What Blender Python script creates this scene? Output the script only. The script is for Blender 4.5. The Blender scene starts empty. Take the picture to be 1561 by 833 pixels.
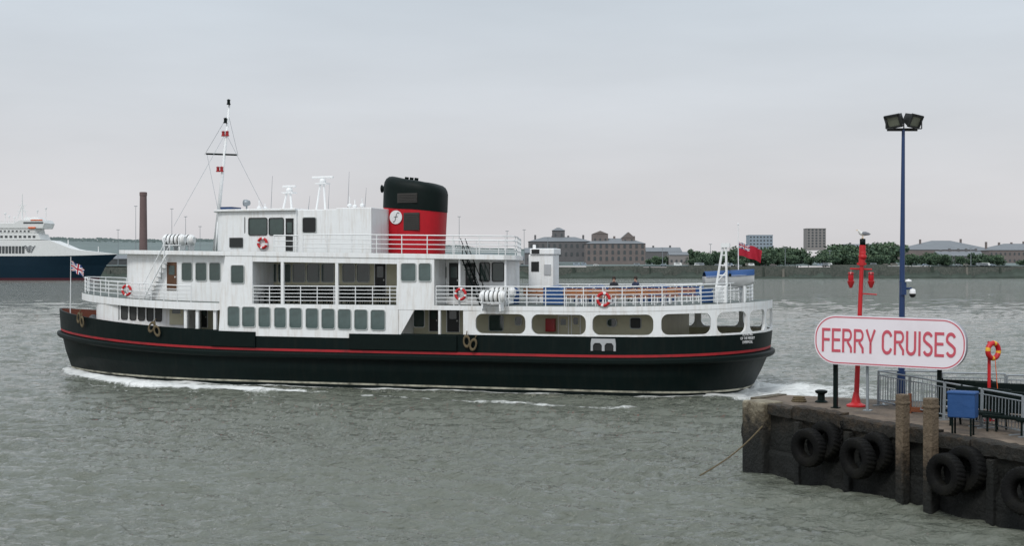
import bpy, math, random
import numpy as np
from mathutils import Vector, Matrix
random.seed(7); np.random.seed(7)
scn=bpy.context.scene
COL=scn.collection
F=2000.0; CX=780.5; HY=412.0; H=6.2
pi=math.pi
# ------------------------------------------------------------ materials
def mat(name,c,rough=.6,metal=0,var=.12,vs=3.0,bump=.0,bs=20,dirt=None,dirtamt=.0,spec=.5,streak=False,lo=.48):
    m=bpy.data.materials.new(name); m.use_nodes=True
    nt=m.node_tree; N=nt.nodes; L=nt.links
    b=N['Principled BSDF']; b.inputs['Roughness'].default_value=rough; b.inputs['Metallic'].default_value=metal
    b.inputs['Specular IOR Level'].default_value=spec
    tc=N.new('ShaderNodeTexCoord')
    nz=N.new('ShaderNodeTexNoise'); nz.inputs['Scale'].default_value=vs; nz.inputs['Detail'].default_value=5
    L.new(tc.outputs['Object'],nz.inputs['Vector'])
    mx=N.new('ShaderNodeMix'); mx.data_type='RGBA'
    mx.inputs[6].default_value=(c[0]*(1-var),c[1]*(1-var),c[2]*(1-var),1)
    mx.inputs[7].default_value=(min(1,c[0]*(1+var)),min(1,c[1]*(1+var)),min(1,c[2]*(1+var)),1)
    L.new(nz.outputs['Fac'],mx.inputs[0])
    out=mx.outputs[2]
    if dirt:
        mp=N.new('ShaderNodeMapping'); mp.inputs['Scale'].default_value=(3,3,.35) if streak else (.8,.8,.8)
        L.new(tc.outputs['Object'],mp.inputs['Vector'])
        n2=N.new('ShaderNodeTexNoise'); n2.inputs['Scale'].default_value=1.3; n2.inputs['Detail'].default_value=8; n2.inputs['Roughness'].default_value=.65
        L.new(mp.outputs[0],n2.inputs['Vector'])
        r=N.new('ShaderNodeMapRange'); r.inputs[1].default_value=lo; r.inputs[2].default_value=lo+.27; r.inputs[3].default_value=0; r.inputs[4].default_value=dirtamt
        L.new(n2.outputs['Fac'],r.inputs[0])
        m2=N.new('ShaderNodeMix'); m2.data_type='RGBA'
        L.new(r.outputs[0],m2.inputs[0]); L.new(out,m2.inputs[6]); m2.inputs[7].default_value=(*dirt,1)
        out=m2.outputs[2]
    L.new(out,b.inputs['Base Color'])
    if bump>0:
        n3=N.new('ShaderNodeTexNoise'); n3.inputs['Scale'].default_value=bs; n3.inputs['Detail'].default_value=6
        L.new(tc.outputs['Object'],n3.inputs['Vector'])
        bp=N.new('ShaderNodeBump'); bp.inputs['Strength'].default_value=bump; bp.inputs['Distance'].default_value=.05
        L.new(n3.outputs['Fac'],bp.inputs['Height']); L.new(bp.outputs[0],b.inputs['Normal'])
    return m
M={}
M['white']=mat('white_paint',(.85,.86,.86),.45,dirt=(.48,.39,.29),dirtamt=.45,streak=True,var=.04,bump=.15,bs=3)
M['rail']=mat('rail_white',(.82,.83,.83),.5,var=.05)
M['hull']=mat('hull_black',(.0035,.009,.0085),.5,var=.3,vs=1.5,bump=.25,bs=2.5,dirt=(.022,.022,.017),dirtamt=.3,streak=True,spec=.12)
M['red']=mat('red_stripe',(.40,.015,.022),.5,var=.15,dirt=(.06,.015,.015),dirtamt=.7)
M['fred']=mat('funnel_red',(.46,.006,.015),.45,var=.1,dirt=(.2,.008,.01),dirtamt=.4,streak=True,spec=.3)
M['black']=mat('black_paint',(.004,.009,.008),.5,var=.3,spec=.12)
M['boot']=mat('boot_line',(.52,.50,.40),.6,dirt=(.04,.04,.03),dirtamt=1.0,lo=.42)
M['cream']=mat('cream_paint',(.56,.53,.38),.5,var=.06,dirt=(.3,.24,.16),dirtamt=.35)
M['brown']=mat('bulwark_brown',(.16,.045,.025),.6,dirt=(.05,.03,.02),dirtamt=.5)
M['deck']=mat('deck_grey',(.10,.12,.11),.7,var=.2,bump=.2)
M['glass']=mat('window_glass',(.040,.068,.062),.06,var=.6,vs=1.2,spec=.8)
M['glassb']=mat('saloon_glass',(.070,.108,.103),.07,var=.6,vs=1.8,spec=.8)
M['dark']=mat('dark_opening',(.010,.012,.012),.5,var=.3)
M['dgrey']=mat('dark_grey_panel',(.045,.047,.045),.6,var=.3)
M['frame']=mat('window_frame',(.45,.47,.46),.5,var=.05)
M['bframe']=mat('dark_frame',(.02,.022,.022),.5)
M['wood']=mat('bench_wood',(.33,.125,.045),.55,var=.3,vs=6,dirt=(.14,.06,.03),dirtamt=.7)
M['door']=mat('varnished_door',(.10,.045,.02),.5,var=.2)
M['blue']=mat('tarp_blue',(.013,.065,.20),.7,var=.2,bump=.5,bs=4)
M['dblue']=mat('post_blue',(.010,.036,.115),.4,var=.15)
M['grey']=mat('galvanised_steel',(.28,.31,.33),.45,metal=.4,var=.2,vs=12)
M['lgrey']=mat('pale_grey_paint',(.42,.43,.44),.5,var=.1)
M['orange']=mat('orange_paint',(.70,.13,.03),.5)
M['lred']=mat('lamp_red',(.35,.012,.015),.3)
M['postred']=mat('post_red',(.52,.010,.015),.45,var=.12,dirt=(.2,.02,.01),dirtamt=.4)
M['signwhite']=mat('sign_white',(.82,.77,.81),.35,var=.02,dirt=(.6,.5,.52),dirtamt=.3)
M['signred']=mat('sign_red',(.56,.085,.12),.5,var=.07)
M['signedge']=mat('sign_edge',(.30,.31,.34),.5,var=.1)
M['rope']=mat('rope_fibre',(.13,.10,.055),.9,var=.4,vs=20,bump=.6,bs=60)
M['tyre']=mat('tyre_rubber',(.006,.006,.006),.7,var=.5,vs=6,bump=.5,bs=25,dirt=(.02,.019,.013),dirtamt=.6,spec=.12)
M['timber']=mat('weathered_timber',(.10,.075,.05),.85,var=.4,vs=8,bump=.8,bs=14,dirt=(.018,.018,.014),dirtamt=.9,streak=True)
M['skin']=mat('skin',(.45,.26,.19),.6,var=.05)
M['cloth_d']=mat('dark_jacket',(.02,.022,.03),.85)
M['cloth_b']=mat('navy_jacket',(.03,.04,.08),.85)
M['jeans']=mat('jeans',(.05,.07,.13),.85)
M['hair']=mat('hair',(.03,.02,.015),.8)
M['feather']=mat('feather_white',(.75,.75,.72),.8)
M['wing']=mat('feather_grey',(.22,.23,.25),.8)
M['yellow']=mat('yellow_paint',(.75,.42,.03),.5)
M['flagred']=mat('flag_red',(.40,.010,.03),.8)
M['flagblue']=mat('flag_blue',(.01,.03,.15),.8)
M['flagwhite']=mat('flag_white',(.75,.75,.75),.8)
M['brick']=mat('far_brick',(.19,.16,.15),.9,var=.2,vs=.15,dirt=(.12,.115,.115),dirtamt=.8)  # distance haze is put into the far building colours: greyer and paler
M['brick2']=mat('far_brick_dark',(.14,.135,.138),.9,var=.2,vs=.15,dirt=(.10,.102,.105),dirtamt=.8)
M['dshed']=mat('dock_shed_dark',(.075,.08,.082),.9,var=.25,vs=.15)
M['slate']=mat('far_slate',(.18,.195,.21),.8,var=.15,vs=.1)
M['fwin']=mat('far_window',(.07,.078,.082),.4)
M['ftower']=mat('far_tower_blue',(.27,.32,.37),.7,var=.1,vs=.1)
M['ftowerb']=mat('far_tower_brown',(.25,.23,.22),.8,var=.1,vs=.1)
M['chimney']=mat('chimney_brick',(.16,.11,.105),.9,var=.2,vs=.2)
M['shipblue']=mat('ship_blue',(.004,.020,.036),.5,var=.15,vs=.1,spec=.2)
M['shipwhite']=mat('ship_white',(.74,.75,.74),.5,var=.04,vs=.2,dirt=(.5,.48,.45),dirtamt=.3)
M['shipred']=mat('ship_antifoul',(.075,.012,.022),.6)
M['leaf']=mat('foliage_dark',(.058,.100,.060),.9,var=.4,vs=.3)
M['leaf2']=mat('foliage_lit',(.095,.145,.082),.9,var=.35,vs=.3)
M['bark']=mat('bark',(.09,.08,.07),.9)
M['gglass']=mat('floodlight_glass',(.16,.17,.13),.15,var=.3)
M['quay']=mat('far_quay_stone',(.115,.122,.105),.9,var=.4,vs=.08,dirt=(.045,.058,.050),dirtamt=1.0,lo=.40)
M['quayd']=mat('far_quay_weed',(.045,.060,.048),.9,var=.5,vs=.1)
M['sand']=mat('far_quay_pale',(.19,.18,.155),.9,var=.3,vs=.1)

# ------------------------------------------------------------ mesh builder
class MB:
    def __init__(s): s.v=[];s.f=[];s.m=[]
    def add(s,vs,fs,mi=0,mx=None):
        o=len(s.v)
        for p in vs:
            p=Vector(p)
            if mx is not None: p=mx@p
            s.v.append(tuple(p))
        for i,f in enumerate(fs):
            s.f.append([o+k for k in f]); s.m.append(mi if isinstance(mi,int) else mi[i])
    def box(s,x0,x1,y0,y1,z0,z1,mi=0,mx=None):
        s.add([(x0,y0,z0),(x1,y0,z0),(x1,y1,z0),(x0,y1,z0),(x0,y0,z1),(x1,y0,z1),(x1,y1,z1),(x0,y1,z1)],
              [(0,3,2,1),(4,5,6,7),(0,1,5,4),(1,2,6,5),(2,3,7,6),(3,0,4,7)],mi,mx)
    def tube(s,p,q,r,mi=0,n=6,r2=None,mx=None):
        p=Vector(p);q=Vector(q); d=(q-p)
        if d.length<1e-6: return
        d.normalize(); a=d.orthogonal().normalized(); b=d.cross(a)
        r2=r if r2 is None else r2
        vs=[];
        for c,rr in((p,r),(q,r2)):
            for i in range(n):
                an=2*pi*i/n; vs.append(c+a*math.cos(an)*rr+b*math.sin(an)*rr)
        fs=[(i,(i+1)%n,n+(i+1)%n,n+i) for i in range(n)]+[tuple(range(n))[::-1],tuple(range(n,2*n))]
        s.add(vs,fs,mi,mx)
    def path(s,pts,r,mi=0,n=6,mx=None):
        for a,b in zip(pts[:-1],pts[1:]): s.tube(a,b,r,mi,n,mx=mx)
    def prism(s,poly,z0,z1,mi=0,mtop=None,mx=None):
        n=len(poly)
        g=lambda z,p: z(p[0]) if callable(z) else z
        vs=[(p[0],p[1],g(z0,p)) for p in poly]+[(p[0],p[1],g(z1,p)) for p in poly]
        fs=[(i,(i+1)%n,n+(i+1)%n,n+i) for i in range(n)]+[tuple(range(n))[::-1],tuple(range(n,2*n))]
        s.add(vs,fs,[mi]*n+[mi,mi if mtop is None else mtop],mx)
    def exv(s,poly,v0,v1,mi=0,mx=None):
        n=len(poly)
        vs=[(p[0],v0,p[1]) for p in poly]+[(p[0],v1,p[1]) for p in poly]
        fs=[((i+1)%n,i,n+i,n+(i+1)%n) for i in range(n)]+[tuple(range(n)),tuple(range(n,2*n))[::-1]]
        s.add(vs,fs,mi,mx)
    def lathe(s,prof,n=24,mi=0,mx=None,sx=1,sy=1,closed=False,mfun=None):
        vs=[];k=len(prof)
        for i in range(n):
            a=2*pi*i/n
            for r,z in prof: vs.append((r*math.cos(a)*sx,r*math.sin(a)*sy,z))
        fs=[];ms=[]
        for i in range(n):
            j=(i+1)%n
            for q in range(k if closed else k-1):
                w=(q+1)%k
                fs.append((i*k+q,j*k+q,j*k+w,i*k+w)); ms.append(mfun(i,q) if mfun else mi)
        s.add(vs,fs,ms,mx)
    def build(s,name,mats,parent=None,smooth=False,loc=None,bevel=0,autosm=False):
        me=bpy.data.meshes.new(name); me.from_pydata(s.v,[],s.f)
        if not isinstance(mats,(list,tuple)): mats=[mats]
        for m in mats: me.materials.append(m if not isinstance(m,str) else M[m])
        me.polygons.foreach_set('material_index',s.m)
        if smooth: me.polygons.foreach_set('use_smooth',[True]*len(me.polygons))
        me.update()
        ob=bpy.data.objects.new(name,me); COL.objects.link(ob)
        if parent: ob.parent=parent
        if loc: ob.location=loc
        if autosm:
            try: me.set_sharp_from_angle(angle=math.radians(35))
            except Exception: pass
        if bevel:
            b=ob.modifiers.new('bevel','BEVEL'); b.width=bevel; b.segments=2; b.limit_method='ANGLE'
        return ob
def top(ob,label,cat,group=None):
    ob['label']=label; ob['category']=cat
    if group: ob['group']=group
    return ob
def empty(name,loc,rz=0):
    o=bpy.data.objects.new(name,None); COL.objects.link(o); o.location=loc; o.rotation_euler=(0,0,rz); o.empty_display_size=.3
    return o
def torus_prof(R,r,n=10): return [(R+r*math.cos(2*pi*i/n),r*math.sin(2*pi*i/n)) for i in range(n)]
def rrect(x0,x1,z0,z1,r,n=4):
    pts=[]
    for cx,cz,a0 in((x1-r,z0+r,-pi/2),(x1-r,z1-r,0),(x0+r,z1-r,pi/2),(x0+r,z0+r,pi)):
        for i in range(n+1):
            a=a0+pi/2*i/n; pts.append((cx+r*math.cos(a),cz+r*math.sin(a)))
    return pts
def copy_tree(src,loc):
    o=src.copy(); COL.objects.link(o); o.location=loc
    for c in src.children:
        d=c.copy(); COL.objects.link(d); d.parent=o
    return o
def text_mesh(name,txt,w,h,m,parent,mx,shear=0,offset=0,ext=.006,spacing=1.0,line=1.0):
    cu=bpy.data.curves.new(name,'FONT'); cu.body=txt; cu.extrude=ext*1.0; cu.offset=offset; cu.shear=shear; cu.space_character=spacing; cu.space_line=line; cu.align_x='CENTER'; cu.resolution_u=4
    o=bpy.data.objects.new(name,cu); COL.objects.link(o)
    bpy.context.view_layer.update()
    dg=bpy.context.evaluated_depsgraph_get(); me=bpy.data.meshes.new_from_object(o.evaluated_get(dg))
    bpy.data.objects.remove(o)
    co=np.zeros(len(me.vertices)*3); me.vertices.foreach_get('co',co); co=co.reshape(-1,3)
    mn=co.min(0); mxx=co.max(0)
    x=(co[:,0]-(mn[0]+mxx[0])/2)*w/(mxx[0]-mn[0]); y=(co[:,1]-(mn[1]+mxx[1])/2)*h/(mxx[1]-mn[1]); z=co[:,2]
    out=np.stack([x,-z,y],1)
    me.vertices.foreach_set('co',out.ravel()); me.update()
    me.materials.clear(); me.materials.append(M[m])
    ob=bpy.data.objects.new(name,me); COL.objects.link(ob); ob.parent=parent; ob.matrix_local=mx
    return ob
def railing(mb,pts,h=1.0,bars=4,sp=1.5,r=.022,topr=.032,mi=0):
    P=[Vector(p) for p in pts]
    for k in range(1,bars+1):
        z=h*k/bars
        mb.path([p+Vector((0,0,z)) for p in P],topr if k==bars else r,mi,5)
    d=0;last=-1e9
    for a,b in zip(P[:-1],P[1:]):
        L=(b-a).length
        while last+sp<=d+L or last<-1e8:
            if last<-1e8: last=d; pos=a.copy()
            else:
                last+=sp; pos=a.lerp(b,(last-d)/max(L,1e-6))
            mb.tube(pos,pos+Vector((0,0,h)),r*1.25,mi,5)
        d+=L
    mb.tube(P[-1],P[-1]+Vector((0,0,h)),r*1.25,mi,5)

# ============================================================ FERRY
TH=math.radians(18); ca,sa=math.cos(TH),math.sin(TH)
SO=(2.55,73.0)
ferry=empty('ferry',(SO[0],SO[1],0),-TH)
top(ferry,'black and white passenger ferry with red funnel under way','ferry')
def proj(t,v):
    X=SO[0]+ca*t+sa*v; Y=SO[1]-sa*t+ca*v
    return CX+F*X/Y,Y
def T(px,v):
    k=(px-CX)/F
    return (k*(SO[1]+ca*v)-SO[0]-sa*v)/(ca+sa*k)
def Z(px,py,v):
    t=T(px,v); return H-(py-HY)/F*proj(t,v)[1]
def sheer(t): return .0018*max(0,-14-t)**2+.0028*max(0,t-2)**2
def sh2(t): return .0027*max(0,-14-t)**2+.0017*max(0,t-2)**2
def htop(t): return 2.83+sh2(t)
def ud(t): return 4.34+sheer(t)
def zr(t): return 6.90-.017*t
QB,QS=.34,.83
def stations():
    q=[]
    for i in range(26): q.append(('b',(i/26)**1.6))
    for i in range(10): q.append(('m',i/10))
    for i in range(29): q.append(('s',pi/2*i/28))
    return q
QL=stations()
def outline(bow,stern,B,rb=.75,se=.8):
    L=stern-bow; out=[]
    for k,x in QL:
        if k=='b': q=QB*x; b=(1-(1-x)**2)**rb
        elif k=='m': q=QB+(QS-QB)*x; b=1
        else: q=QS+(1-QS)*math.sin(x)**(2/3); b=max(0,math.cos(x))**se
        out.append((bow+L*q,B*b))
    return out
TOPO=outline(-32.75,11.7,6.0)
bt_x=[p[0] for p in TOPO]; bt_b=[p[1] for p in TOPO]
levels=[ (outline(-31.0,9.6,5.2,1.0),lambda t:-1.2,0),
 (outline(-31.9,10.7,5.75,.95),lambda t:.02,1),
 (outline(-31.95,10.75,5.78,.95),lambda t:.12,0),
 (outline(-32.35,11.15,5.93,.85),lambda t:.8+.5*sheer(t),0),
 (outline(-32.6,11.55,6.0,.78),lambda t:1.55+1.1*sheer(t),0),
 (outline(-32.65,11.6,6.0,.76),lambda t:1.77+1.1*sheer(t),2),
 (outline(-32.67,11.62,6.0,.76),lambda t:1.90+1.1*sheer(t),0),
 (TOPO,htop,3),
 (outline(-32.6,11.55,5.86),htop,4),
 (outline(-32.5,11.45,5.84),lambda t:htop(t)-.95,5)]
mb=MB(); nq=len(QL)
for li in range(len(levels)-1):
    A,za,mi=levels[li]; B_,zb,_=levels[li+1]
    for side in(-1,1):
        vs=[(p[0],side*p[1],za(p[0])) for p in A]+[(p[0],side*p[1],zb(p[0])) for p in B_]
        fs=[];ms=[]
        for i in range(nq-1):
            f=(i,i+1,nq+i+1,nq+i); fs.append(f if side<0 else f[::-1])
            if mi==4: ms.append(3 if A[i][0]<-16 else 4)
            elif mi==3: ms.append(5)
            else: ms.append(mi)
        mb.add(vs,fs,ms)
A,za,_=levels[-1]
vs=[(p[0],-p[1],za(p[0])) for p in A]+[(p[0],p[1],za(p[0])) for p in A]
mb.add(vs,[(i,i+1,nq+i+1,nq+i) for i in range(nq-1)],6)
hull=mb.build('hull',['hull','boot','red','brown','cream','hull','deck'],ferry,smooth=True,autosm=True)
mb=MB()
base=outline(-32.6,11.55,6.0,.78)
prof=[(-.02,-.16),(.2,-.17),(.28,-.08),(.28,.08),(.2,.15),(-.02,.14)]
loop=[(p[0],-p[1]) for p in base]+[(p[0],p[1]) for p in base[::-1][1:]]
nl=len(loop)
vs=[]
for i,(x,y) in enumerate(loop):
    if i==0 or i==nl-1: nrm=Vector((-1,0))
    else:
        a=Vector(loop[i-1]); b=Vector(loop[i+1]); d=(b-a).normalized(); nrm=Vector((d.y,-d.x))
    z0=1.56+1.1*sheer(x)
    for o,dz_ in prof: vs.append((x+nrm.x*o,y+nrm.y*o,z0+dz_))
k=len(prof); fs=[]
for i in range(nl-1):
    for q in range(k): fs.append((i*k+q,(i+1)*k+q,(i+1)*k+(q+1)%k,i*k+(q+1)%k))
mb.add(vs,fs); mb.build('rubbing_strake','black',ferry,smooth=True,autosm=True)
for a,b in((322,390),(533,697)):
    ta,tb=T(a,-6),T(b,-6); mb=MB()
    poly=[]
    N8=8
    for i in range(N8+1):
        x0=ta+(tb-ta)*i/N8; poly.append((x0,1.95+1.1*sheer(x0)))
    for i in range(N8,-1,-1):
        x0=ta+(tb-ta)*i/N8; poly.append((x0,htop(x0)-.04))
    mb.exv(poly,-6.10,-5.9); mb.build('fender_plate','black',ferry,bevel=.02)
ta,tb=T(901,-6),T(939,-6)
mb=MB()
tm=(ta+tb)/2
for x0,x1 in((ta,ta+.11),(tm-.07,tm+.07),(tb-.11,tb)): mb.box(x0,x1,-6.07,-5.95,2.12,2.52)
mb.exv([(ta,2.521),(tb,2.521),(tb-.04,2.74),(ta+.04,2.74)],-6.07,-5.95)
for x0,x1 in((ta+.11,tm-.07),(tm+.07,tb-.11)):
    mb.exv([(x0,2.519),(x0,2.40),(x0+.1,2.519)],-6.068,-5.95); mb.exv([(x1,2.519),(x1-.1,2.519),(x1,2.40)],-6.068,-5.95)
mb.build('fairlead_plate','lgrey',ferry)
for x0,x1 in((ta+.11,tm-.07),(tm+.07,tb-.11)):
    mb=MB(); mb.box(x0,x1,-6.02,-5.96,2.13,2.51); mb.build('fairlead','dark',ferry)

# upper deck slab
UO=[]
for i in range(22):
    x=(i/22)**1.6; UO.append((-30.8+13.8*x,6.0*(1-(1-x)**2)**.62))
UO+= [(t,6.0) for t in np.linspace(-17,3.9,14)]
UO+= [(p[0]+0.0,p[1]) for p in TOPO if p[0]>4.1]
def bu(t): return float(np.interp(t,[p[0] for p in UO],[p[1] for p in UO]))
mb=MB()
n=len(UO)
def ring(z): return [(p[0],-p[1]-.02,z(p[0])) for p in UO]+[(p[0],p[1]+.02,z(p[0])) for p in UO]
th=lambda t:.42 if t<-17 else .24
vs=ring(lambda t:ud(t)-th(t))+ring(ud)
fs=[];ms=[]
for i in range(n-1):
    fs.append((i,i+1,2*n+i+1,2*n+i));ms.append(0)
    fs.append((n+i+1,n+i,3*n+i,3*n+i+1));ms.append(0)
    fs.append((2*n+i,2*n+i+1,3*n+i+1,3*n+i));ms.append(1)
    fs.append((i+1,i,n+i,n+i+1));ms.append(0)
mb.add(vs,fs,ms); mb.build('upper_deck',['white','deck'],ferry)

# ---- wall helpers
class Wall:
    def __init__(s,pts):
        s.p=[]
        for a,b in zip(pts[:-1],pts[1:]):
            m=max(1,int(math.hypot(b[0]-a[0],b[1]-a[1])/.3))
            for i in range(m): s.p.append((a[0]+(b[0]-a[0])*i/m,a[1]+(b[1]-a[1])*i/m))
        s.p.append(pts[-1])
        s.px=[];q=[]
        last=-1e9
        for p in s.p:
            x=proj(*p)[0]
            if x>last: s.px.append(x);q.append(p);last=x
        s.q=q
    def at(s,px): return (float(np.interp(px,s.px,[a[0] for a in s.q])),float(np.interp(px,s.px,[a[1] for a in s.q])))
def wbox(w,px0,px1,py0,py1,off=.0):
    a=w.at(px0);b=w.at(px1); c=((a[0]+b[0])/2,(a[1]+b[1])/2)
    ang=math.atan2(b[1]-a[1],b[0]-a[0]); W=math.hypot(b[0]-a[0],b[1]-a[1])
    Y=proj(*c)[1]; z0=H-(py1-HY)/F*Y; z1=H-(py0-HY)/F*Y
    n=(math.sin(ang),-math.cos(ang))
    mx=Matrix.Translation((c[0]+n[0]*off,c[1]+n[1]*off,z0))@Matrix.Rotation(ang,4,'Z')
    return mx,W,z1-z0
def window(w,px0,px1,py0,py1,parent=None,fr='frame',r=.12,fw=.04,off=.0,name='window',gl='glass'):
    mx,W,Hh=wbox(w,px0,px1,py0,py1,off)
    mb=MB(); r=min(r,W*.3)
    inn=rrect(-W/2+fw,W/2-fw,fw,Hh-fw,max(.02,r-fw*.5)); out=rrect(-W/2,W/2,0,Hh,r)
    n=len(inn)
    tl=random.uniform(-.012,.012)
    mb.add([(p[0],-.014+tl*p[0],p[1]) for p in inn],[tuple(range(n))],1)
    vs=[(p[0],-.05,p[1]) for p in inn]+[(p[0],-.05,p[1]) for p in out]+[(p[0],.02,p[1]) for p in inn]+[(p[0],.02,p[1]) for p in out]
    fs=[]
    for i in range(n):
        j=(i+1)%n
        fs+=[(i,j,n+j,n+i),(n+i,n+j,3*n+j,3*n+i),(j,i,2*n+i,2*n+j)]
    mb.add(vs,fs,0)
    o=mb.build(name,[fr,gl],parent or ferry); o.matrix_local=mx
    return o
def door(w,px0,px1,py0,py1,col='dark',fr='white',parent=None,win=True):
    mx,W,Hh=wbox(w,px0,px1,py0,py1)
    mb=MB(); mb.box(-W/2-.05,W/2+.05,-.03,.02,0,Hh+.05,0); mb.box(-W/2,W/2,-.05,.0,0.02,Hh,1)
    if win: mb.exv(rrect(-W*.3,W*.3,Hh*.55,Hh*.88,.05),-.06,-.04,2)
    mb.box(W*.32,W*.4,-.09,-.05,Hh*.45,Hh*.5,0)
    o=mb.build('door',[fr,col,'glass'],parent or ferry); o.matrix_local=mx
    return o
def arcpoly(tf,tc,w,e=.7,n=14):
    return [(tc-(tc-tf)*max(0,math.cos(pi/2*i/n))**e,-w*math.sin(pi/2*i/n)**e) for i in range(n+1)]
def full(half): return [(t,v) for t,v in half]+[(t,-v) for t,v in half[::-1] if abs(v)>1e-6]
def house(name,half,z0,z1,m,parent=None,mtop=None,bevel=.03):
    mb=MB(); mb.prism(full(half),z0,z1,0,1 if mtop else None)
    return mb.build(name,[m]+([mtop] if mtop else []),parent or ferry,bevel=bevel)

# ---- main deck houses
md=lambda t:htop(t)-.95
tE=T(282,-4.4)
halfM=arcpoly(-28.7,-23.0,4.4)+[(tE,-4.4)]
house('forward_deckhouse',halfM,lambda t:md(t)-.05,lambda t:ud(t)-.42,'white')
wM=Wall(halfM)
for a,b in((172,182),(185,195),(198,208),(211,221),(224,234),(237,247)):
    window(wM,a,b,463+(a-172)*.03,487+(a-172)*.06,fr='bframe',fw=.03,gl='dgrey')
door(wM,259,280,464,496,'cream')
tA=T(333,-6); tB=T(607,-6)
half=[(tE+.003,0),(tE+.003,-2.6),(tA-.003,-2.6),(tA-.003,0)]
house('inner_deckhouse',half,lambda t:md(t)-.05,lambda t:ud(t)-.42,'cream')
wI=Wall([(tE,-2.6),(tA,-2.6)])
door(wI,300,316,466,500,'dark'); door(wI,286,296,466,500,'dark')
for px in(284,303,331):
    t=T(px,-5.6); mb=MB(); mb.box(t-.09,t+.09,-bu(t)+.1,-bu(t)+.25,md(t),ud(t)-.42); mb.build('pillar','white',ferry)
mb=MB()
mb.exv([(tA,htop(tA)-.3),(tB,htop(tB)-.3),(tB,ud(tB)-.05),(tA+.12,ud(tA)-.05)],-6.015,6.015)
mb.build('midship_deckhouse','white',ferry,bevel=.02)
wF=Wall([(tA,-6.015),(T(720,-6),-6.015)])
for i,(a,b) in enumerate(((347,366),(369,390),(394,413),(418,437),(441,461),(466,486),(490,511),(515,536),(540,561),(565,588))):
    s=(a-348)/240
    window(wF,a,b,467+6*s,499+6*s,fr='frame',fw=.035,r=.14,gl='glassb')
tH=T(1010,-3.7)
house('stern_deckhouse',[(tB+.01,0),(tB+.01,-3.9),(tH,-3.9),(tH,0)],1.8,lambda t:ud(t)-.24,'cream')
wS=Wall([(tB,-3.9),(tH,-3.9)])
window(wS,625,648,472,500,fr='white'); door(wS,655,668,470,506,'dark'); door(wS,682,700,470,507,'dark'); window(wS,745,768,480,506,fr='frame')
door(wS,852,866,483,512,'cream'); window(wS,925,941,486,499,fr='frame',r=.2); door(wS,872,884,481,512,'cream'); window(wS,785,796,483,497); window(wS,960,978,484,502,gl='dark')
mb=MB(); mx,W,Hh=wbox(wS,834,848,486,506); mb.box(-W/2,W/2,-.35,-.06,0,Hh); o=mb.build('fire_hose_cabinet','lred',ferry,bevel=.02); o.matrix_local=mx
for px,px2 in((668,675),(706,722)):
    ta,tb=T(px,-6),T(px2,-6)
    mb=MB(); mb.box(ta,tb if px>700 else ta+.12,-5.99,-5.85,htop(ta)-.2,ud(ta)-.24); mb.build('pillar','white',ferry)
mb=MB(); t0=tB+.02; mb.exv([(t0,htop(t0)-.05),(t0+.12,htop(t0)-.05),(t0+.9,ud(t0)-.25),(t0,ud(t0)-.25)],-6.005,-5.9); mb.build('side_bracket','white',ferry)

# ---- stern wall with rounded openings
pts=[p for p in TOPO if p[0]>4.2]
P2=[(T(722,-6),-6.0)]+[(t,-6.0) for t in np.linspace(T(722,-6)+.3,4.1,25)]+[(p[0],-p[1]) for p in pts]
P2=P2+[(a,-b) for a,b in P2[::-1][1:]]
S=[0]
for a,b in zip(P2[:-1],P2[1:]): S.append(S[-1]+math.hypot(b[0]-a[0],b[1]-a[1]))
S=np.array(S); Stot=S[-1]
def ps(s): return (float(np.interp(s,S,[p[0] for p in P2])),float(np.interp(s,S,[p[1] for p in P2])))
pxs=[];ss=[];last=-1e9
for s_ in np.linspace(0,Stot/2,600):
    x=proj(*ps(s_))[0]
    if x>last: pxs.append(x);ss.append(s_);last=x
def s_px(px): return float(np.interp(px,pxs,ss))
bays=[(725,801),(810,893),(903,996),(1008,1084),(1093,1138),(1143,1166)]
cells=[]
for a,b in bays: cells.append((s_px(a),s_px(b)))
allb=cells+[(Stot-b,Stot-a) for a,b in cells[::-1]]
if allb[6][0]-allb[5][1]>1.2: allb.insert(6,(allb[5][1]+.3,allb[6][0]-.3))
mb=MB()
def mp(s_,z,inn=0):
    t,v=ps(s_); t2,v2=ps(min(Stot,s_+.02)); t1,v1=ps(max(0,s_-.02))
    d=Vector((t2-t1,v2-v1)).normalized(); nn=Vector((d.y,-d.x))
    z0=htop(t)-.005; z1=ud(t)-.235
    return (t-nn.x*inn,v-nn.y*inn,z0+(z1-z0)*z)
edges=[0]+[(allb[i][1]+allb[i+1][0])/2 for i in range(len(allb)-1)]+[Stot]
NR=6
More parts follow.
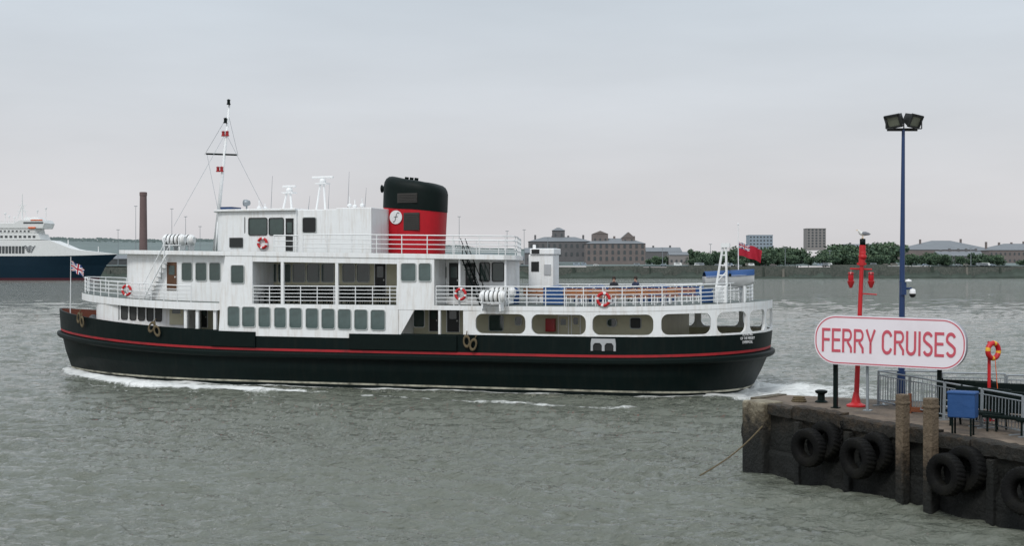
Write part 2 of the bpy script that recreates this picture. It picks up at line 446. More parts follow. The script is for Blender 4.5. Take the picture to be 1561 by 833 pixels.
for i,(a,b) in enumerate(allb):
    e0,e1=edges[i],edges[i+1]
    Hh=1.25
    rr=min(.36,(b-a)*.35)
    inner=[]
    for cx,cz,a0 in((b-rr,.07*Hh+rr,-pi/2),(b-rr,.80*Hh-rr+.08,0),(a+rr,.80*Hh-rr+.08,pi/2),(a+rr,.07*Hh+rr,pi)):
        for q in range(NR+1):
            an=a0+pi/2*q/NR; inner.append((cx+rr*math.cos(an),(cz+rr*math.sin(an))/Hh))
    dense=[]
    for q in range(len(inner)):
        p=inner[q]; r_=inner[(q+1)%len(inner)]
        m=max(1,int(abs(r_[0]-p[0])/.35))
        for w_ in range(m): dense.append((p[0]+(r_[0]-p[0])*w_/m,p[1]+(r_[1]-p[1])*w_/m))
    outer=[]
    for p in dense:
        if p[0]>=b-rr-1e-6 and p[1]<.5:
            f=(math.atan2((p[1]*Hh-(.07*Hh+rr)),p[0]-(b-rr))+pi/2)/(pi/2)
            outer.append((b-rr+(e1-b+rr)*min(1,2*f) ,max(0,2*f-1)*.35))
        elif p[0]>=b-rr-1e-6:
            f=math.atan2((p[1]*Hh-(.80*Hh-rr+.08)),p[0]-(b-rr))/(pi/2)
            outer.append((e1-(e1-b+rr)*max(0,2*f-1),.65+.35*min(1,2*f)))
        elif p[0]<=a+rr+1e-6 and p[1]>=.5:
            f=(math.atan2((p[1]*Hh-(.80*Hh-rr+.08)),p[0]-(a+rr))-pi/2)/(pi/2)
            outer.append((a+rr-(a+rr-e0)*min(1,2*f),1-.35*max(0,2*f-1)))
        elif p[0]<=a+rr+1e-6:
            an=math.atan2((p[1]*Hh-(.07*Hh+rr)),p[0]-(a+rr)); an=an+2*pi if an<0 else an
            f=(an-pi)/(pi/2)
            outer.append((e0+(a+rr-e0)*max(0,2*f-1),.35-.35*min(1,2*f)))
        elif p[1]<.5: outer.append((p[0],0))
        else: outer.append((p[0],1))
    n=len(dense)
    vs=[mp(*p) for p in dense]+[mp(*p) for p in outer]+[mp(p[0],p[1],.14) for p in dense]+[mp(p[0],p[1],.14) for p in outer]
    fs=[]
    for q in range(n):
        j=(q+1)%n
        fs+=[(q,j,n+j,n+q),(2*n+j,2*n+q,3*n+q,3*n+j),(j,q,2*n+q,2*n+j)]
    mb.add(vs,fs)
mb.build('stern_bulwark_wall','white',ferry)

# ---- upper deck structures
halfU=arcpoly(-26.3,-22.8,4.3)+[(T(345,-4.3),-4.3)]
house('forward_saloon',halfU,lambda t:ud(t)-.02,lambda t:zr(t)-.2,'white')
wU=Wall(halfU)
halfUr=arcpoly(-26.7,-22.8,4.75)+[(T(345,-4.3),-4.75)]
house('saloon_roof',halfUr,lambda t:zr(t)-.2,lambda t:zr(t)+.05,'white',mtop='deck')
for a,b in((213,228),(277,294),(298,316),(319,337)): window(wU,a,b,400,429,r=.12)
window(wU,232,247,401,427); door(wU,255,270,400,443,'door')
tC=T(385,-6); tD=T(605,-6); tK=T(662,-6)
mb=MB(); ta=T(334,-6); ta2=T(343,-6)
mb.exv([(ta,ud(ta)-.045),(tC,ud(tC)-.045),(tC,zr(tC)-.2),(ta2,zr(ta2)-.2)],-6.012,6.012)
mb.build('bridge_front_block','white',ferry,bevel=.02)
wV=Wall([(ta,-6.012),(tK,-6.012)])
window(wV,352,373,404,433)
mb=MB(); mb.exv([(tD,ud(tD)-.045),(tK,ud(tK)-.045),(tK,zr(tK)-.2),(tD,zr(tD)-.2)],-6.012,6.012); mb.build('aft_block','white',ferry,bevel=.02)
window(wV,611,635,401,430,gl='glassb'); window(wV,638,658,401,430,gl='glassb')
house('gallery_saloon',[(tC+.003,0),(tC+.003,-3.6),(tD-.003,-3.6),(tD-.003,0)],lambda t:ud(t),lambda t:zr(t)-.2,'cream')
wG=Wall([(tC,-3.6),(tD,-3.6)])
for a in(402,424,446,468,490,522,544): window(wG,a,a+20,402,431,fr='frame',fw=.03)
door(wG,572,588,400,452,'dark')
mx,W,Hh=wbox(wG,402,568,435,460); mb=MB(); mb.box(-W/2,W/2,-.02,.02,0,Hh); o=mb.build('lower_dark_strip','dgrey',ferry); o.matrix_local=mx  # dark strip standing in for the dark lower half behind the rails
mb=MB(); mb.exv([(tC,zr(tC)-.50),(tD,zr(tD)-.50),(tD,zr(tD)-.2),(tC,zr(tC)-.2)],-6.0,-5.85); mb.build('gallery_fascia','white',ferry)
for px in(430,513):
    t=T(px,-6); mb=MB(); mb.box(t-.085,t+.085,-5.99,-5.84,ud(t),zr(t)-.48); mb.build('pillar','white',ferry)
def rail_obj(pts,**k):
    mb=MB(); railing(mb,pts,**k); return mb.build('railing','rail',ferry)
for a,b in((385,428),(432,511),(515,604)):
    ta_,tb_=T(a,-6),T(b,-6); rail_obj([(t,-5.92,ud(t)) for t in np.linspace(ta_,tb_,3)],h=.98,bars=5,sp=1.0)
def bench(loc,rz,L,cs='wood',cf='rail',parent=None,back=True):
    e=empty('bench',loc,rz); e.parent=parent or ferry
    mb=MB()
    for i in range(3): mb.box(-L/2,L/2,-.22+i*.15,-.09+i*.15,.42,.46)
    mb.build('seat',cs,e)
    mb=MB()
    for i in range(2): mb.box(-L/2,L/2,.25+.02*i,.28+.02*i,.55+.17*i,.69+.17*i)
    mb.build('backrest',cs,e)
    for x in(-L/2+.15,0,L/2-.15):
        mb=MB(); mb.box(x-.025,x+.025,-.2,.22,.37,.415); mb.box(x-.025,x+.025,-.2,-.15,0,.38); mb.box(x-.025,x+.025,.2,.25,0,.88); mb.build('leg',cf,e)
    return e
for px in(400,420,450,475,500,535,558,582):
    t=T(px,-4.6); bench((t,-4.7,ud(t)),pi/2,1.5,'black','black')
tL=T(772,-4.3); tL2=T(792,4.3)
mb=MB(); mb.prism([(tK+.003,-4.3),(tL,-4.3),(T(786,0),0),(tL2,4.3),(tK+.003,4.3)],lambda t:ud(t),lambda t:zr(t)-.2); mb.build('aft_saloon','white',ferry,bevel=.02)
wA=Wall([(tK,-4.3),(tL,-4.3)])
door(wA,667,680,401,452,'dark'); door(wA,685,700,401,452,'dark'); window(wA,731,747,400,430,fr='bframe'); window(wA,750,769,400,430,fr='bframe'); door(wA,710,725,401,452,'dark')
tF=T(338,-6)
aftE=[(T(768,-6.05),-6.05),(T(786,-5.4),-5.4),(T(792,-3.5),-3.5),(T(794,0),0),(T(797,3.5),3.5),(T(796,6.05),6.05)]
mb=MB()
poly=[(tF,-6.05)]+aftE+[(tF,6.05)]
mb.prism(poly,lambda t:zr(t)-.2,lambda t:zr(t)+.06,0,1); mb.build('boat_deck',['white','deck'],ferry,bevel=.02)
for px in(700,770):
    t=T(px,-5.8); mb=MB(); mb.tube((t,-5.75,ud(t)),(t,-5.75,zr(t)-.2),.06); mb.build('pillar','rail',ferry)
ta_,tb_=T(462,-5.9),T(766,-5.9)
rail_obj([(t,-5.9,zr(t)+.06) for t in np.linspace(ta_,tb_,5)]+[(a-.12,b,zr(a)+.06) for a,b in aftE[1:-1]]+[(aftE[-1][0]-.1,5.9,zr(-3)+.06)],h=.98,bars=4,sp=1.45)
rail_obj([(t,5.9,zr(t)+.06) for t in np.linspace(ta_,aftE[-1][0]-.1,3)],h=.98,bars=4,sp=1.45)
tb_=T(455,-5.9)
rail_obj([(t,-5.9,zr(t)+.06) for t in np.linspace(tb_-1.5,tb_,2)],h=.9,bars=3,sp=1.2)
bowr=[]
for p in UO:
    if p[0]<-16.8: bowr.append((p[0]+.12,-p[1]+.1,ud(p[0])))
rb=[p for p in bowr if proj(p[0],p[1])[0]<300]
rail_obj(rb,h=.92,bars=4,sp=1.0)
rail_obj([(p[0],-p[1],p[2]) for p in rb],h=.92,bars=4,sp=1.3)
k0=T(664,-6)
path=[(t,-5.93,ud(t)) for t in np.linspace(k0,4,8)]+[(4.2+(p[0]-4.2)*.86,-p[1]*.985,ud(4.2+(p[0]-4.2)*.86)) for p in pts]
rail_obj(path,h=1.0,bars=5,sp=1.0)
rail_obj([(a,-b,c) for a,b,c in path],h=1.0,bars=5,sp=1.3)

# ---- wheelhouse
tW=T(452,-3.7)
halfW=arcpoly(-20.0,-18.3,3.7,e=.6)+[(tW,-3.7)]
wh_e=empty('wheelhouse',(0,0,0)); wh_e.parent=ferry
house('wheelhouse_wall',halfW,lambda t:zr(t)+.05,9.55,'white',parent=wh_e)
halfWr=arcpoly(-20.2,-18.3,3.9,e=.6)+[(tW+.003,-3.9)]
house('wheelhouse_roof',halfWr,9.55,9.68,'white',parent=wh_e)
wW=Wall(halfW)
for a,b in((337,343),(346,374),(379,408),(410,433)): window(wW,a,b,332,359,parent=wh_e,fr='bframe',r=.12,fw=.04)
door(wW,436,448,333,383,'dark',parent=wh_e)
mb=MB(); mb.box(T(350,-3.75),T(370,-3.75),-3.78,-3.74,7.5,8.05); mb.build('dark_panel','bframe',wh_e)
tX=T(512,-3.7); tY=T(566,-3.7)
house('machinery_house',[(tW+.006,0),(tW+.006,-3.62),(tX,-3.62),(tX,0)],lambda t:zr(t)+.05,9.6,'white')
house('machinery_house',[(tX+.006,0),(tX+.006,-3.7),(tY,-3.7),(tY,0)],lambda t:zr(t)+.05,9.66,'white')
wX=Wall([(tW,-3.62),(tX,-3.62)])
window(wX,461,483,331,356,fr='frame',gl='dark')
def radar(px,zt,v,bar=1.4):
    t=T(px,v); e=empty('radar',(t,v,9.6)); e.parent=ferry
    mb=MB()
    for dx,dy in((-.3,-.25),(.3,-.25),(0,.35)): mb.tube((dx,dy,0),(dx*.35,dy*.35,zt-9.6-.3),.06)
    mb.box(-.35,.35,-.3,.3,zt-9.6-.34,zt-9.6-.28)
    mb.build('pedestal','rail',e)
    mb=MB(); mb.lathe([(0,0),(.16,0),(.2,.1),(.14,.26),(0,.28)],12,mx=Matrix.Translation((0,0,zt-9.6-.28))); mb.build('radar_motor','rail',e,smooth=True)
    mb=MB(); mb.box(-bar/2,bar/2,-.07,.07,zt-9.6,zt-9.6+.12); mb.build('radar_scanner','rail',e,bevel=.03)
radar(441,Z(441,286,-1.5),-1.5,.85); radar(492,Z(492,272,-1.0),-1.0,1.35)
e=empty('searchlight',(T(376,-2.5),-2.5,9.68)); e.parent=ferry
mb=MB(); mb.tube((0,0,0),(0,0,.3),.05); mb.build('bracket','grey',e)
mb=MB(); mb.lathe([(0,-.2),(.14,-.18),(.2,0),(.2,.15),(0,.16)],14,mx=Matrix.Translation((0,0,.42))@Matrix.Rotation(-pi/2,4,'Y')); mb.build('searchlight_head','grey',e,smooth=True)
mb=MB(); mb.box(T(340,-3),T(357,-3),-3.3,-2.2,9.68,9.85); mb.build('roof_locker','dblue',ferry)
for px,v in((395,-2),(404,-1.5),(552,-3.0),(541,-2),(533,-3)):
    t=T(px,v); mb=MB(); mb.tube((t,v,9.6),(t,v,9.6+random.uniform(.4,.8)),.03); mb.lathe([(0,0),(.12,.02),(.14,.12),(0,.2)],10,mx=Matrix.Translation((t,v,9.75))); mb.build('roof_vent','rail',ferry)
for px,v,h_ in((413,-3,2.0),(530,-2,2.2),(500,2,1.8),(470,-3.2,.8),(556,-3,1.2)):
    t=T(px,v); mb=MB(); mb.tube((t,v,9.6),(t+.1,v,9.6+h_),.018,r2=.008,n=4); mb.build('whip_antenna','grey',ferry)
# ---- funnel
fe=empty('funnel',(0,0,0)); fe.parent=ferry
fx0,fx1=-10.38,-6.78; fc=(fx0+fx1)/2; fa=(fx1-fx0)/2; fb=1.45
def fring(z,shift=0,sc=1.0,n=40,e=.75):
    out=[]
    for i in range(n):
        a=2*pi*i/n; c=math.cos(a); s_=math.sin(a)
        out.append((fc+shift+fa*sc*math.copysign(abs(c)**e,c),fb*sc*math.copysign(abs(s_)**e,s_),z(a) if callable(z) else z))
    return out
def loft(name,rs,m,parent,smooth=True):
    mb=MB(); n=len(rs[0]); vs=[p for r_ in rs for p in r_]; fs=[]
    for k in range(len(rs)-1):
        for i in range(n): fs.append((k*n+i,k*n+(i+1)%n,(k+1)*n+(i+1)%n,(k+1)*n+i))
    fs.append(tuple(range((len(rs)-1)*n,len(rs)*n)))
    mb.add(vs,fs); return mb.build(name,m,parent,smooth=smooth,autosm=True)
loft('funnel_casing',[fring(6.9,-.10),fring(lambda a:9.68-.16*math.cos(a),.04)],'fred',fe)
loft('funnel_top',[fring(lambda a:9.66-.16*math.cos(a),.04,1.012),fring(lambda a:10.80-.27*math.cos(a),.08,1.01),fring(lambda a:11.02-.28*math.cos(a),.08,.985),fring(lambda a:11.2-.28*math.cos(a),.08,.93),fring(lambda a:11.32-.28*math.cos(a),.08,.84),fring(lambda a:11.36-.26*math.cos(a),.08,.74),fring(lambda a:11.25-.2*math.cos(a),.08,.68)],'black',fe)
for dx in(-.5,-.2,.1):
    mb=MB(); mb.tube((fc+dx,-.1,11.1),(fc+dx+.06,-.1,11.52-.1*dx),.12,n=10); mb.build('exhaust_pipe','black',fe)
mb=MB(); mb.lathe([(.06,-.5),(.08,-.1),(.24,.05),(.24,.06),(0,.02)],12,mx=Matrix.Translation((fx0-.02,-.4,10.9))@Matrix.Rotation(-pi/2,4,'Y')); mb.build('horn','black',fe,smooth=True)
M['grille']=mat('grille_grey',(.035,.032,.028),.6)
mb=MB()
mb.box(fc-.45,fc+.75,-1.49,-1.40,10.0,10.55)
for i in range(6): mb.box(fc-.42,fc+.72,-1.52,-1.485,10.03+i*.085,10.07+i*.085)
mb.build('vent_grille','grille',fe)
mb=MB()
mb.box(fc-.08,fc+.87,-1.475,-1.40,8.45,9.45)
for i in range(9): mb.box(fc-.05,fc+.84,-1.50,-1.47,8.48+i*.105,8.54+i*.105)
mb.build('vent_grille','grille',fe)
bx=fc-.55; bz=9.2
RB=Matrix.Translation((bx,-1.455,bz))@Matrix.Rotation(math.radians(-5),4,'Z')
mb=MB(); mb.lathe([(0,0),(.39,0),(.39,.03),(0,.03)],32,mx=RB@Matrix.Rotation(pi/2,4,'X')); mb.build('funnel_badge','flagwhite',fe)
mb=MB()
c_=[(-.17,-.042,-.22),(-.13,-.042,-.27),(-.07,-.042,-.25),(-.03,-.042,-.16),(0,-.042,-.03),(.03,-.042,.10),(.07,-.042,.20),(.13,-.042,.26),(.20,-.042,.25),(.22,-.042,.20)]
mb.path(c_,.017,0,5); mb.path([(-.11,-.042,.0),(-.02,-.042,.03),(.06,-.042,.015),(.14,-.042,.045)],.014,0,5)
o=mb.build('badge_emblem','dgrey',fe); o.matrix_local=RB
# ---- main mast
me_=empty('mast',(0,0,0)); me_.parent=ferry
b0=Vector((T(327,0),0,7.2)); b1=Vector((T(350,0),0,Z(350,158,0)))
mb=MB(); mb.tube(b0,b1,.14,n=10,r2=.06)
mb.tube((b0.x+.35,-.5,7.2),b0.lerp(b1,.25),.05); mb.tube((b0.x+.35,.5,7.2),b0.lerp(b1,.25),.05)
mb.build('mast_pole','rail',me_,smooth=True)
def mp_(py):
    z=Z(345,py,0); f=(z-b0.z)/(b1.z-b0.z); return b0.lerp(b1,f)
c=mp_(235); mb=MB(); mb.tube(c+Vector((-1.25,0,.05)),c+Vector((.85,0,-.07)),.055); mb.build('mast_yard','black',me_)
for py,m,dx in((258,'lred',-.02),(258,'lred',-.27),(204,'lred',.12),(204,'lred',-.15),(184,'black',-.1),(156,'black',0)):
    c=mp_(py); mb=MB(); mb.lathe([(0,-.16),(.12,-.16),(.12,-.1),(.09,-.08),(.09,.1),(.13,.12),(0,.18)],10,mx=Matrix.Translation(c+Vector((dx,-.12,0)))); mb.build('navigation_lamp',m,me_,smooth=True,autosm=True)
for p,q in(((T(265,-3),-3,Z(265,345,-3)),mp_(200)),((T(405,-2),-2,9.6),mp_(205)),((T(312,0),0,mp_(235).z),mp_(175)),((T(363,0),0,mp_(235).z-.1),mp_(175)),((T(333,-2),-2,9.6),mp_(235)+Vector((-1.2,0,0)))):
    mb=MB(); mb.tube(p,q,.011,n=4); mb.build('mast_stay','grey',me_)
# ---- life rafts
def liferaft(px,py,v,n,z,sc=1.0):
    t=T(px,v); e=empty('life_raft',(t,v,z)); e.parent=ferry; e.scale=(sc,sc,sc)
    mb=MB()
    for x in(-.5,.5): mb.box(x-.04,x+.04,-.3,.3,.0,.3); mb.path([(x,-.35,.75),(x,-.35,.3),(x,.35,.3),(x,.35,.75)],.03)
    mb.tube((-.6,-.3,.3),(.6,-.3,.3),.03); mb.build('cradle','rail',e)
    mb=MB(); mx=Matrix.Translation((0,0,.62))@Matrix.Rotation(pi/2,4,'Y')
    prof=[(0,-.72),(.2,-.72),(.3,-.62)]
    for k in range(5):
        a=-.5+k*.25; prof+=[(.31,a-.06),(.34,a-.04),(.34,a+.04),(.31,a+.06)]
    prof+=[(.3,.62),(.2,.72),(0,.72)]
    mb.lathe(prof,18,mx=mx); mb.build('raft_canister','white',e,smooth=True,autosm=True)
    for k in range(4):
        mb=MB(); a=-.5+k*.25+.125; mb.lathe([(.315,a-.022),(.335,a-.022),(.335,a+.022),(.315,a+.022)],18,mx=mx,closed=True)
        mb.build('raft_strap','black',e)
liferaft(266,370,-3.4,1,zr(-23)+.05); liferaft(280,370,-2.4,1,zr(-23)+.05)
liferaft(751,441,-6.42,1,ud(0)-.10,.95); liferaft(766,441,-5.2,1,ud(0)+.1,.95)
mb=MB(); t=T(751,-6.42)
for x in(-.5,.5): mb.exv([(t+x-.04,ud(0)-.11),(t+x+.04,ud(0)-.11),(t+x+.04,ud(0)-.25),(t+x-.04,ud(0)-.25)],-6.75,-6.02)
mb.build('raft_platform','white',ferry)
def lifebuoy(name,parent,mx,c1='postred',c2='flagwhite',R=.3,r=.075):
    mb=MB(); mb.lathe(torus_prof(R,r),32,closed=True,mfun=lambda i,q:(0 if (i%8)<6 else 1),mx=Matrix.Rotation(pi/2,4,'X'))
    o=mb.build(name,[c1,c2],parent,smooth=True); o.matrix_local=mx; return o
for px,py,v in((193,443,None),(400,371,-3.82),(702,449,-6.05),(920,457,-6.08)):
    if v is None:
        w=Wall([(p[0],-p[1]-.1) for p in UO]); t,v=w.at(px)
    else: t=T(px,v)
    z=H-(py-HY)/F*proj(t,v)[1]
    lifebuoy('lifebuoy',ferry,Matrix.Translation((t,v,z)),R=.27 if px!=920 else .31)
def stair(p,q,w,name='ladder'):
    mb=MB(); p=Vector(p);q=Vector(q); o=Vector((0,w,0))
    for s_ in(Vector((0,0,0)),o): mb.tube(p+s_,q+s_,.045); mb.tube(p+s_+Vector((0,0,.85)),q+s_+Vector((0,0,.85)),.025)
    for i in range(1,10): a=p.lerp(q,i/10); mb.box(a.x-.11,a.x+.11,a.y,a.y+w,a.z-.02,a.z+.02)
    for f in(.1,.5,.9):
        for s_ in(Vector((0,0,0)),o): a=p.lerp(q,f)+s_; mb.tube(a,a+Vector((0,0,.85)),.025)
    return mb.build(name,'rail',ferry)
ta_=T(217,-4.9); tb_=T(252,-4.9); stair((ta_,-4.8,ud(ta_)),(tb_,-4.8,zr(tb_)-.2),.6)
ta_=T(733,-5.4); tb_=T(703,-5.4); o=stair((ta_,-5.5,ud(ta_)),(tb_,-5.5,zr(tb_)+.05),.7); o.data.materials[0]=M['black']
# ---- stern deck fittings
for i,px in enumerate((880,925,970,1015)):
    t=T(px,-4.9); bench((t,-4.9,ud(t)),pi,1.35)
for i,px in enumerate((820,865,905,950,995,1040)):
    t=T(px,-2.0); bench((t,-2.0,ud(t)),pi,1.5)
for i,px in enumerate((850,900,950,1000,1045)):
    t=T(px,.8); bench((t,1.4,ud(t)),0,1.6,'blue')
for i,px in enumerate((820,860,900,950,1000,1050)):
    t=T(px,3.6); bench((t,4.3,ud(t)),0,1.6,'blue')
e=empty('ventilation_casing',(T(829,.6),.6,ud(1))); e.parent=ferry
zt=Z(829,379,.6)-ud(1)
mb=MB(); mb.box(-.72,.72,-.6,.6,0,zt-.35); mb.box(-.62,.8,-.7,.7,zt-.349,zt-.02); mb.tube((-.5,-.2,zt-.1),(-.5,-.2,zt+.2),.1,n=8); mb.build('casing','white',e,bevel=.04)
mb=MB(); mb.box(-.55,-.1,-.63,-.59,zt-1.3,zt-.75); mb.build('louvre','dark',e)
mb=MB(); mb.box(-.5,-.05,-.73,-.69,zt-.3,zt-.06); mb.build('louvre','dark',e)
mb=MB(); mb.box(.2,.6,-.64,-.59,zt-1.5,zt-.9); mb.build('notice_panel','lgrey',e)
for px,v,w,d,h_ in((846,-2.9,1.1,.8,1.05),(778,-2.5,.8,.8,.95),(1085,-1.0,1.0,.7,.95),(905,2.2,2.2,.7,1.0),(1000,2.6,2.0,.7,1.0)):
    t=T(px,v); mb=MB()
    mb.exv([(-w/2,0),(w/2,0),(w/2,h_*.8),(w*.2,h_),(-w/2,h_*.9)],-d/2,d/2); mb.build('covered_locker','blue',ferry,loc=(t,v,ud(t)),bevel=.05)
tb_=T(1112,-3.2)
e=empty('rescue_boat',(tb_-.1,-2.6,ud(10)+.85),math.radians(20)); e.parent=ferry
mb=MB(); sec=[]
L_=2.6
for i in range(11):
    x=-L_/2+L_*i/10; f=(i/10); w=.62*(1-max(0,(f-.5)/.5)**2.2)*(.9 if i==0 else 1); kz=.0+.25*max(0,(f-.6)/.4)**2
    sec.append([(x,-w,.5+.12*f),(x,-w*.85,.15+kz*.5),(x,0,-.1+kz),(x,w*.85,.15+kz*.5),(x,w,.5+.12*f)])
vs=[p for s_ in sec for p in s_]; fs=[(i*5+j,(i+1)*5+j,(i+1)*5+j+1,i*5+j+1) for i in range(10) for j in range(4)]+[(0,1,2,3,4)]
mb.add(vs,fs); mb.build('boat_hull','flagwhite',e,smooth=True)
mb=MB(); vs=[]
for i,s_ in enumerate(sec):
    x=s_[0][0]; w=abs(s_[0][1]); z=s_[0][2]; vs+=[(x,-w-.03,z-.05),(x,-w*.6,z+.18),(x,0,z+.26),(x,w*.6,z+.18),(x,w+.03,z-.05)]
fs=[(i*5+j,(i+1)*5+j,(i+1)*5+j+1,i*5+j+1) for i in range(10) for j in range(4)]
mb.add(vs,fs); mb.build('boat_cover','blue',e,smooth=True)
mb=MB()
for x in(-.7,.7): mb.box(x-.05,x+.05,-.45,.45,-.85,.02)
mb.box(-.9,.9,-.05,.05,-.3,-.2); mb.build('boat_cradle','rail',e)
e=empty('davit',(T(1100,-3.6),-3.6,ud(10))); e.parent=ferry
zt=Z(1106,374,-3.6)-ud(10)
mb=MB(); mb.box(-.3,.3,-.22,.22,0,.9); mb.build('davit_base','rail',e,bevel=.03)
mb=MB(); mb.tube((-.26,0,.9),(.08,0,zt),.06,n=8); mb.tube((.26,0,.9),(.22,0,zt),.06,n=8)
for f in(.25,.5,.75):
    z_=.9+(zt-.9)*f; mb.tube((-.26+.34*f,0,z_),(.26-.04*f,0,z_),.035)
mb.tube((-.2,0,1.1),(.24,0,1.6),.03); mb.box(-.02,.42,-.12,.12,zt-.12,zt+.1); mb.build('davit_arm','rail',e)
mb=MB(); mb.tube((.38,0,zt-.1),(.42,0,1.5),.012); mb.box(.36,.49,-.05,.05,1.35,1.5); mb.build('hoist_wire','black',e)
# flags
def flagmesh(name,w,h,fn,parent,loc,droop=.35,amp=.07,nx=48,nz=24,ang=0):
    mb=MB(); vs=[];fs=[];ms=[]
    for i in range(nx+1):
        for j in range(nz+1):
            u=i/nx; q=j/nz
            vs.append((w*u*(1-.08*u)-.06*w*(1-q)*u,amp*(.3+u)*math.sin(u*10+q*1.6)+.02,h*q*(1-.06*u)-droop*(u**1.3)*h+.03*math.sin(u*11+q)*h))
    for i in range(nx):
        for j in range(nz): fs.append((i*(nz+1)+j,(i+1)*(nz+1)+j,(i+1)*(nz+1)+j+1,i*(nz+1)+j+1)); ms.append(fn((i+.5)/nx,(j+.5)/nz))
    mb.add(vs,fs,ms); o=mb.build(name,['flagred','flagblue','flagwhite'],parent,smooth=True); o.location=loc; o.rotation_euler=(0,0,ang); return o
def union(u,q):
    x=u*2-1; z=q*2-1
    if abs(x)<.1 or abs(z)<.18: return 0
    if abs(x)<.18 or abs(z)<.32: return 2
    d=min(abs(x-z),abs(x+z))
    if d<.09: return 0
    if d<.26: return 2
    return 1
ens=lambda u,q: union(u*2.2,(q-.55)/.45) if(u<.45 and q>.55) else 0
e=empty('ensign_staff',(T(1126,0),0,ud(11))); e.parent=ferry
zt=Z(1126,342,0)-ud(11)
mb=MB(); mb.tube((0,0,0),(-.03,0,zt),.035,r2=.02); mb.lathe([(0,-.06),(.06,0),(0,.06)],8,mx=Matrix.Translation((-.03,0,zt))); mb.build('staff','rail',e)
zf=Z(1130,390,0)-ud(11)
flagmesh('ensign',1.36,.70,ens,e,(0,0,zf),droop=.55,amp=.13)
tj=T(107,0); e=empty('jack_staff',(tj,0,htop(tj)-.6)); e.parent=ferry
mb=MB(); mb.tube((0,0,0),(0.05,0,Z(108,392,0)-htop(tj)+.6),.03,r2=.02); mb.build('staff','rail',e)
flagmesh('jack_flag',1.15,.62,union,e,(.04,0,Z(112,413,0)-htop(tj)+.6),droop=.8,amp=.08)
for px,py in((121,485),(126,491),(232,499),(240,505),(712,521),(722,526)):
    w=Wall([(p[0],-p[1]-.1) for p in TOPO]); t,v=w.at(px); z=H-(py-HY)/F*proj(t,v)[1]
    mb=MB(); mb.lathe(torus_prof(.16,.05,8),20,closed=True,mx=Matrix.Rotation(pi/2,4,'X')@Matrix.Scale(1.7,4,(0,1,0)))
    mb.path([(0,0,.25),(.05,.02,.55)],.03)
    o=mb.build('rope_fender','rope',ferry,smooth=True); o.location=(t,v-.06,z); o.rotation_euler=(0,random.uniform(-.45,.45),-math.radians(25) if px<200 else 0)
mb=MB(); mb.box(-.7,.7,-.5,.5,0,.25); mb.lathe([(0,-.5),(.3,-.5),(.3,-.4),(.2,-.38),(.2,.38),(.3,.4),(.3,.5),(0,.5)],14,mx=Matrix.Translation((0,0,.55))@Matrix.Rotation(pi/2,4,'X')); mb.build('windlass','grey',ferry,loc=(-30,0,md(-30)))
w=Wall([(p[0],-p[1]-.03) for p in TOPO])
mx,W,Hh=wbox(w,1126,1150,507,525,off=.07)
text_mesh('name_lettering','ROYAL IRIS\nOF THE MERSEY\nLIVERPOOL',W*.9,.52,'flagwhite',ferry,mx@Matrix.Translation((0,0,Hh/2)),line=1.0)

# ============================================================ PEOPLE
def realise(o):
    bpy.context.view_layer.update()
    dg=bpy.context.evaluated_depsgraph_get(); me=bpy.data.meshes.new_from_object(o.evaluated_get(dg))
    o.modifiers.clear(); o.data=me; return o
def skinned(name,verts,edges,rad,sub=1):
    me=bpy.data.meshes.new(name); me.from_pydata(verts,edges,[]); o=bpy.data.objects.new(name,me); COL.objects.link(o)
    sk=o.modifiers.new('skin','SKIN')
    for i,r in enumerate(rad):
        me.skin_vertices[0].data[i].radius=(r,r) if not isinstance(r,tuple) else r
    me.skin_vertices[0].data[0].use_root=True
    s=o.modifiers.new('sub','SUBSURF'); s.levels=sub; s.render_levels=sub
    return realise(o)
def seated_person(loc,rz,jacket,label):
    V=[(0,0,.52),(0,.02,.75),(0,.0,1.0),(0,-.01,1.12),(0,-.02,1.22),(0,-.03,1.33),
       (.17,.01,1.03),(.24,-.04,.76),(.14,-.28,.62),(.11,-.36,.60),(-.17,.01,1.03),(-.24,-.04,.76),(-.14,-.28,.62),(-.11,-.36,.60),
       (.10,-.08,.52),(.13,-.48,.52),(.13,-.46,.10),(.13,-.60,.05),(-.10,-.08,.52),(-.13,-.48,.52),(-.13,-.46,.10),(-.13,-.60,.05)]
    E=[(0,1),(1,2),(2,3),(3,4),(4,5),(2,6),(6,7),(7,8),(8,9),(2,10),(10,11),(11,12),(12,13),(0,14),(14,15),(15,16),(16,17),(0,18),(18,19),(19,20),(20,21)]
    R=[.15,.14,.15,.055,.09,.085,.07,.055,.04,.035,.07,.055,.04,.035,.09,.07,.05,.04,.09,.07,.05,.04]
    o=skinned('person',V,E,R,2)
    me=o.data; me.materials.clear()
    for m in(jacket,'jeans','skin','black'): me.materials.append(M[m])
    for p in me.polygons:
        c=p.center; p.use_smooth=True
        if c.z>1.11: p.material_index=2
        elif c.y<-.3 and c.z>.56 : p.material_index=2
        elif c.z<.6 and c.z>.14: p.material_index=1
        elif c.z<=.14: p.material_index=3
    o.parent=None; o.location=loc; o.rotation_euler=(0,0,rz)
    mb=MB(); mb.lathe([(0,.13),(.06,.115),(.1,.06),(.105,-.02),(.09,-.08)],14,mx=Matrix.Translation((0,.0,1.31))); mb.build('hair','hair',o,smooth=True)
    top(o,label,'person'); return o
def s2w(t,v,z): return (SO[0]+ca*t+sa*v,SO[1]-sa*t+ca*v,z)
t=T(936,1.3); seated_person(s2w(t,1.3,ud(t)+.08),-TH+0.2,'cloth_d','seated person in dark jacket on the open deck bench')
t=T(969,1.3); seated_person(s2w(t,1.3,ud(t)+.08),-TH-.4,'cloth_b','seated person in navy jacket on the open deck bench')

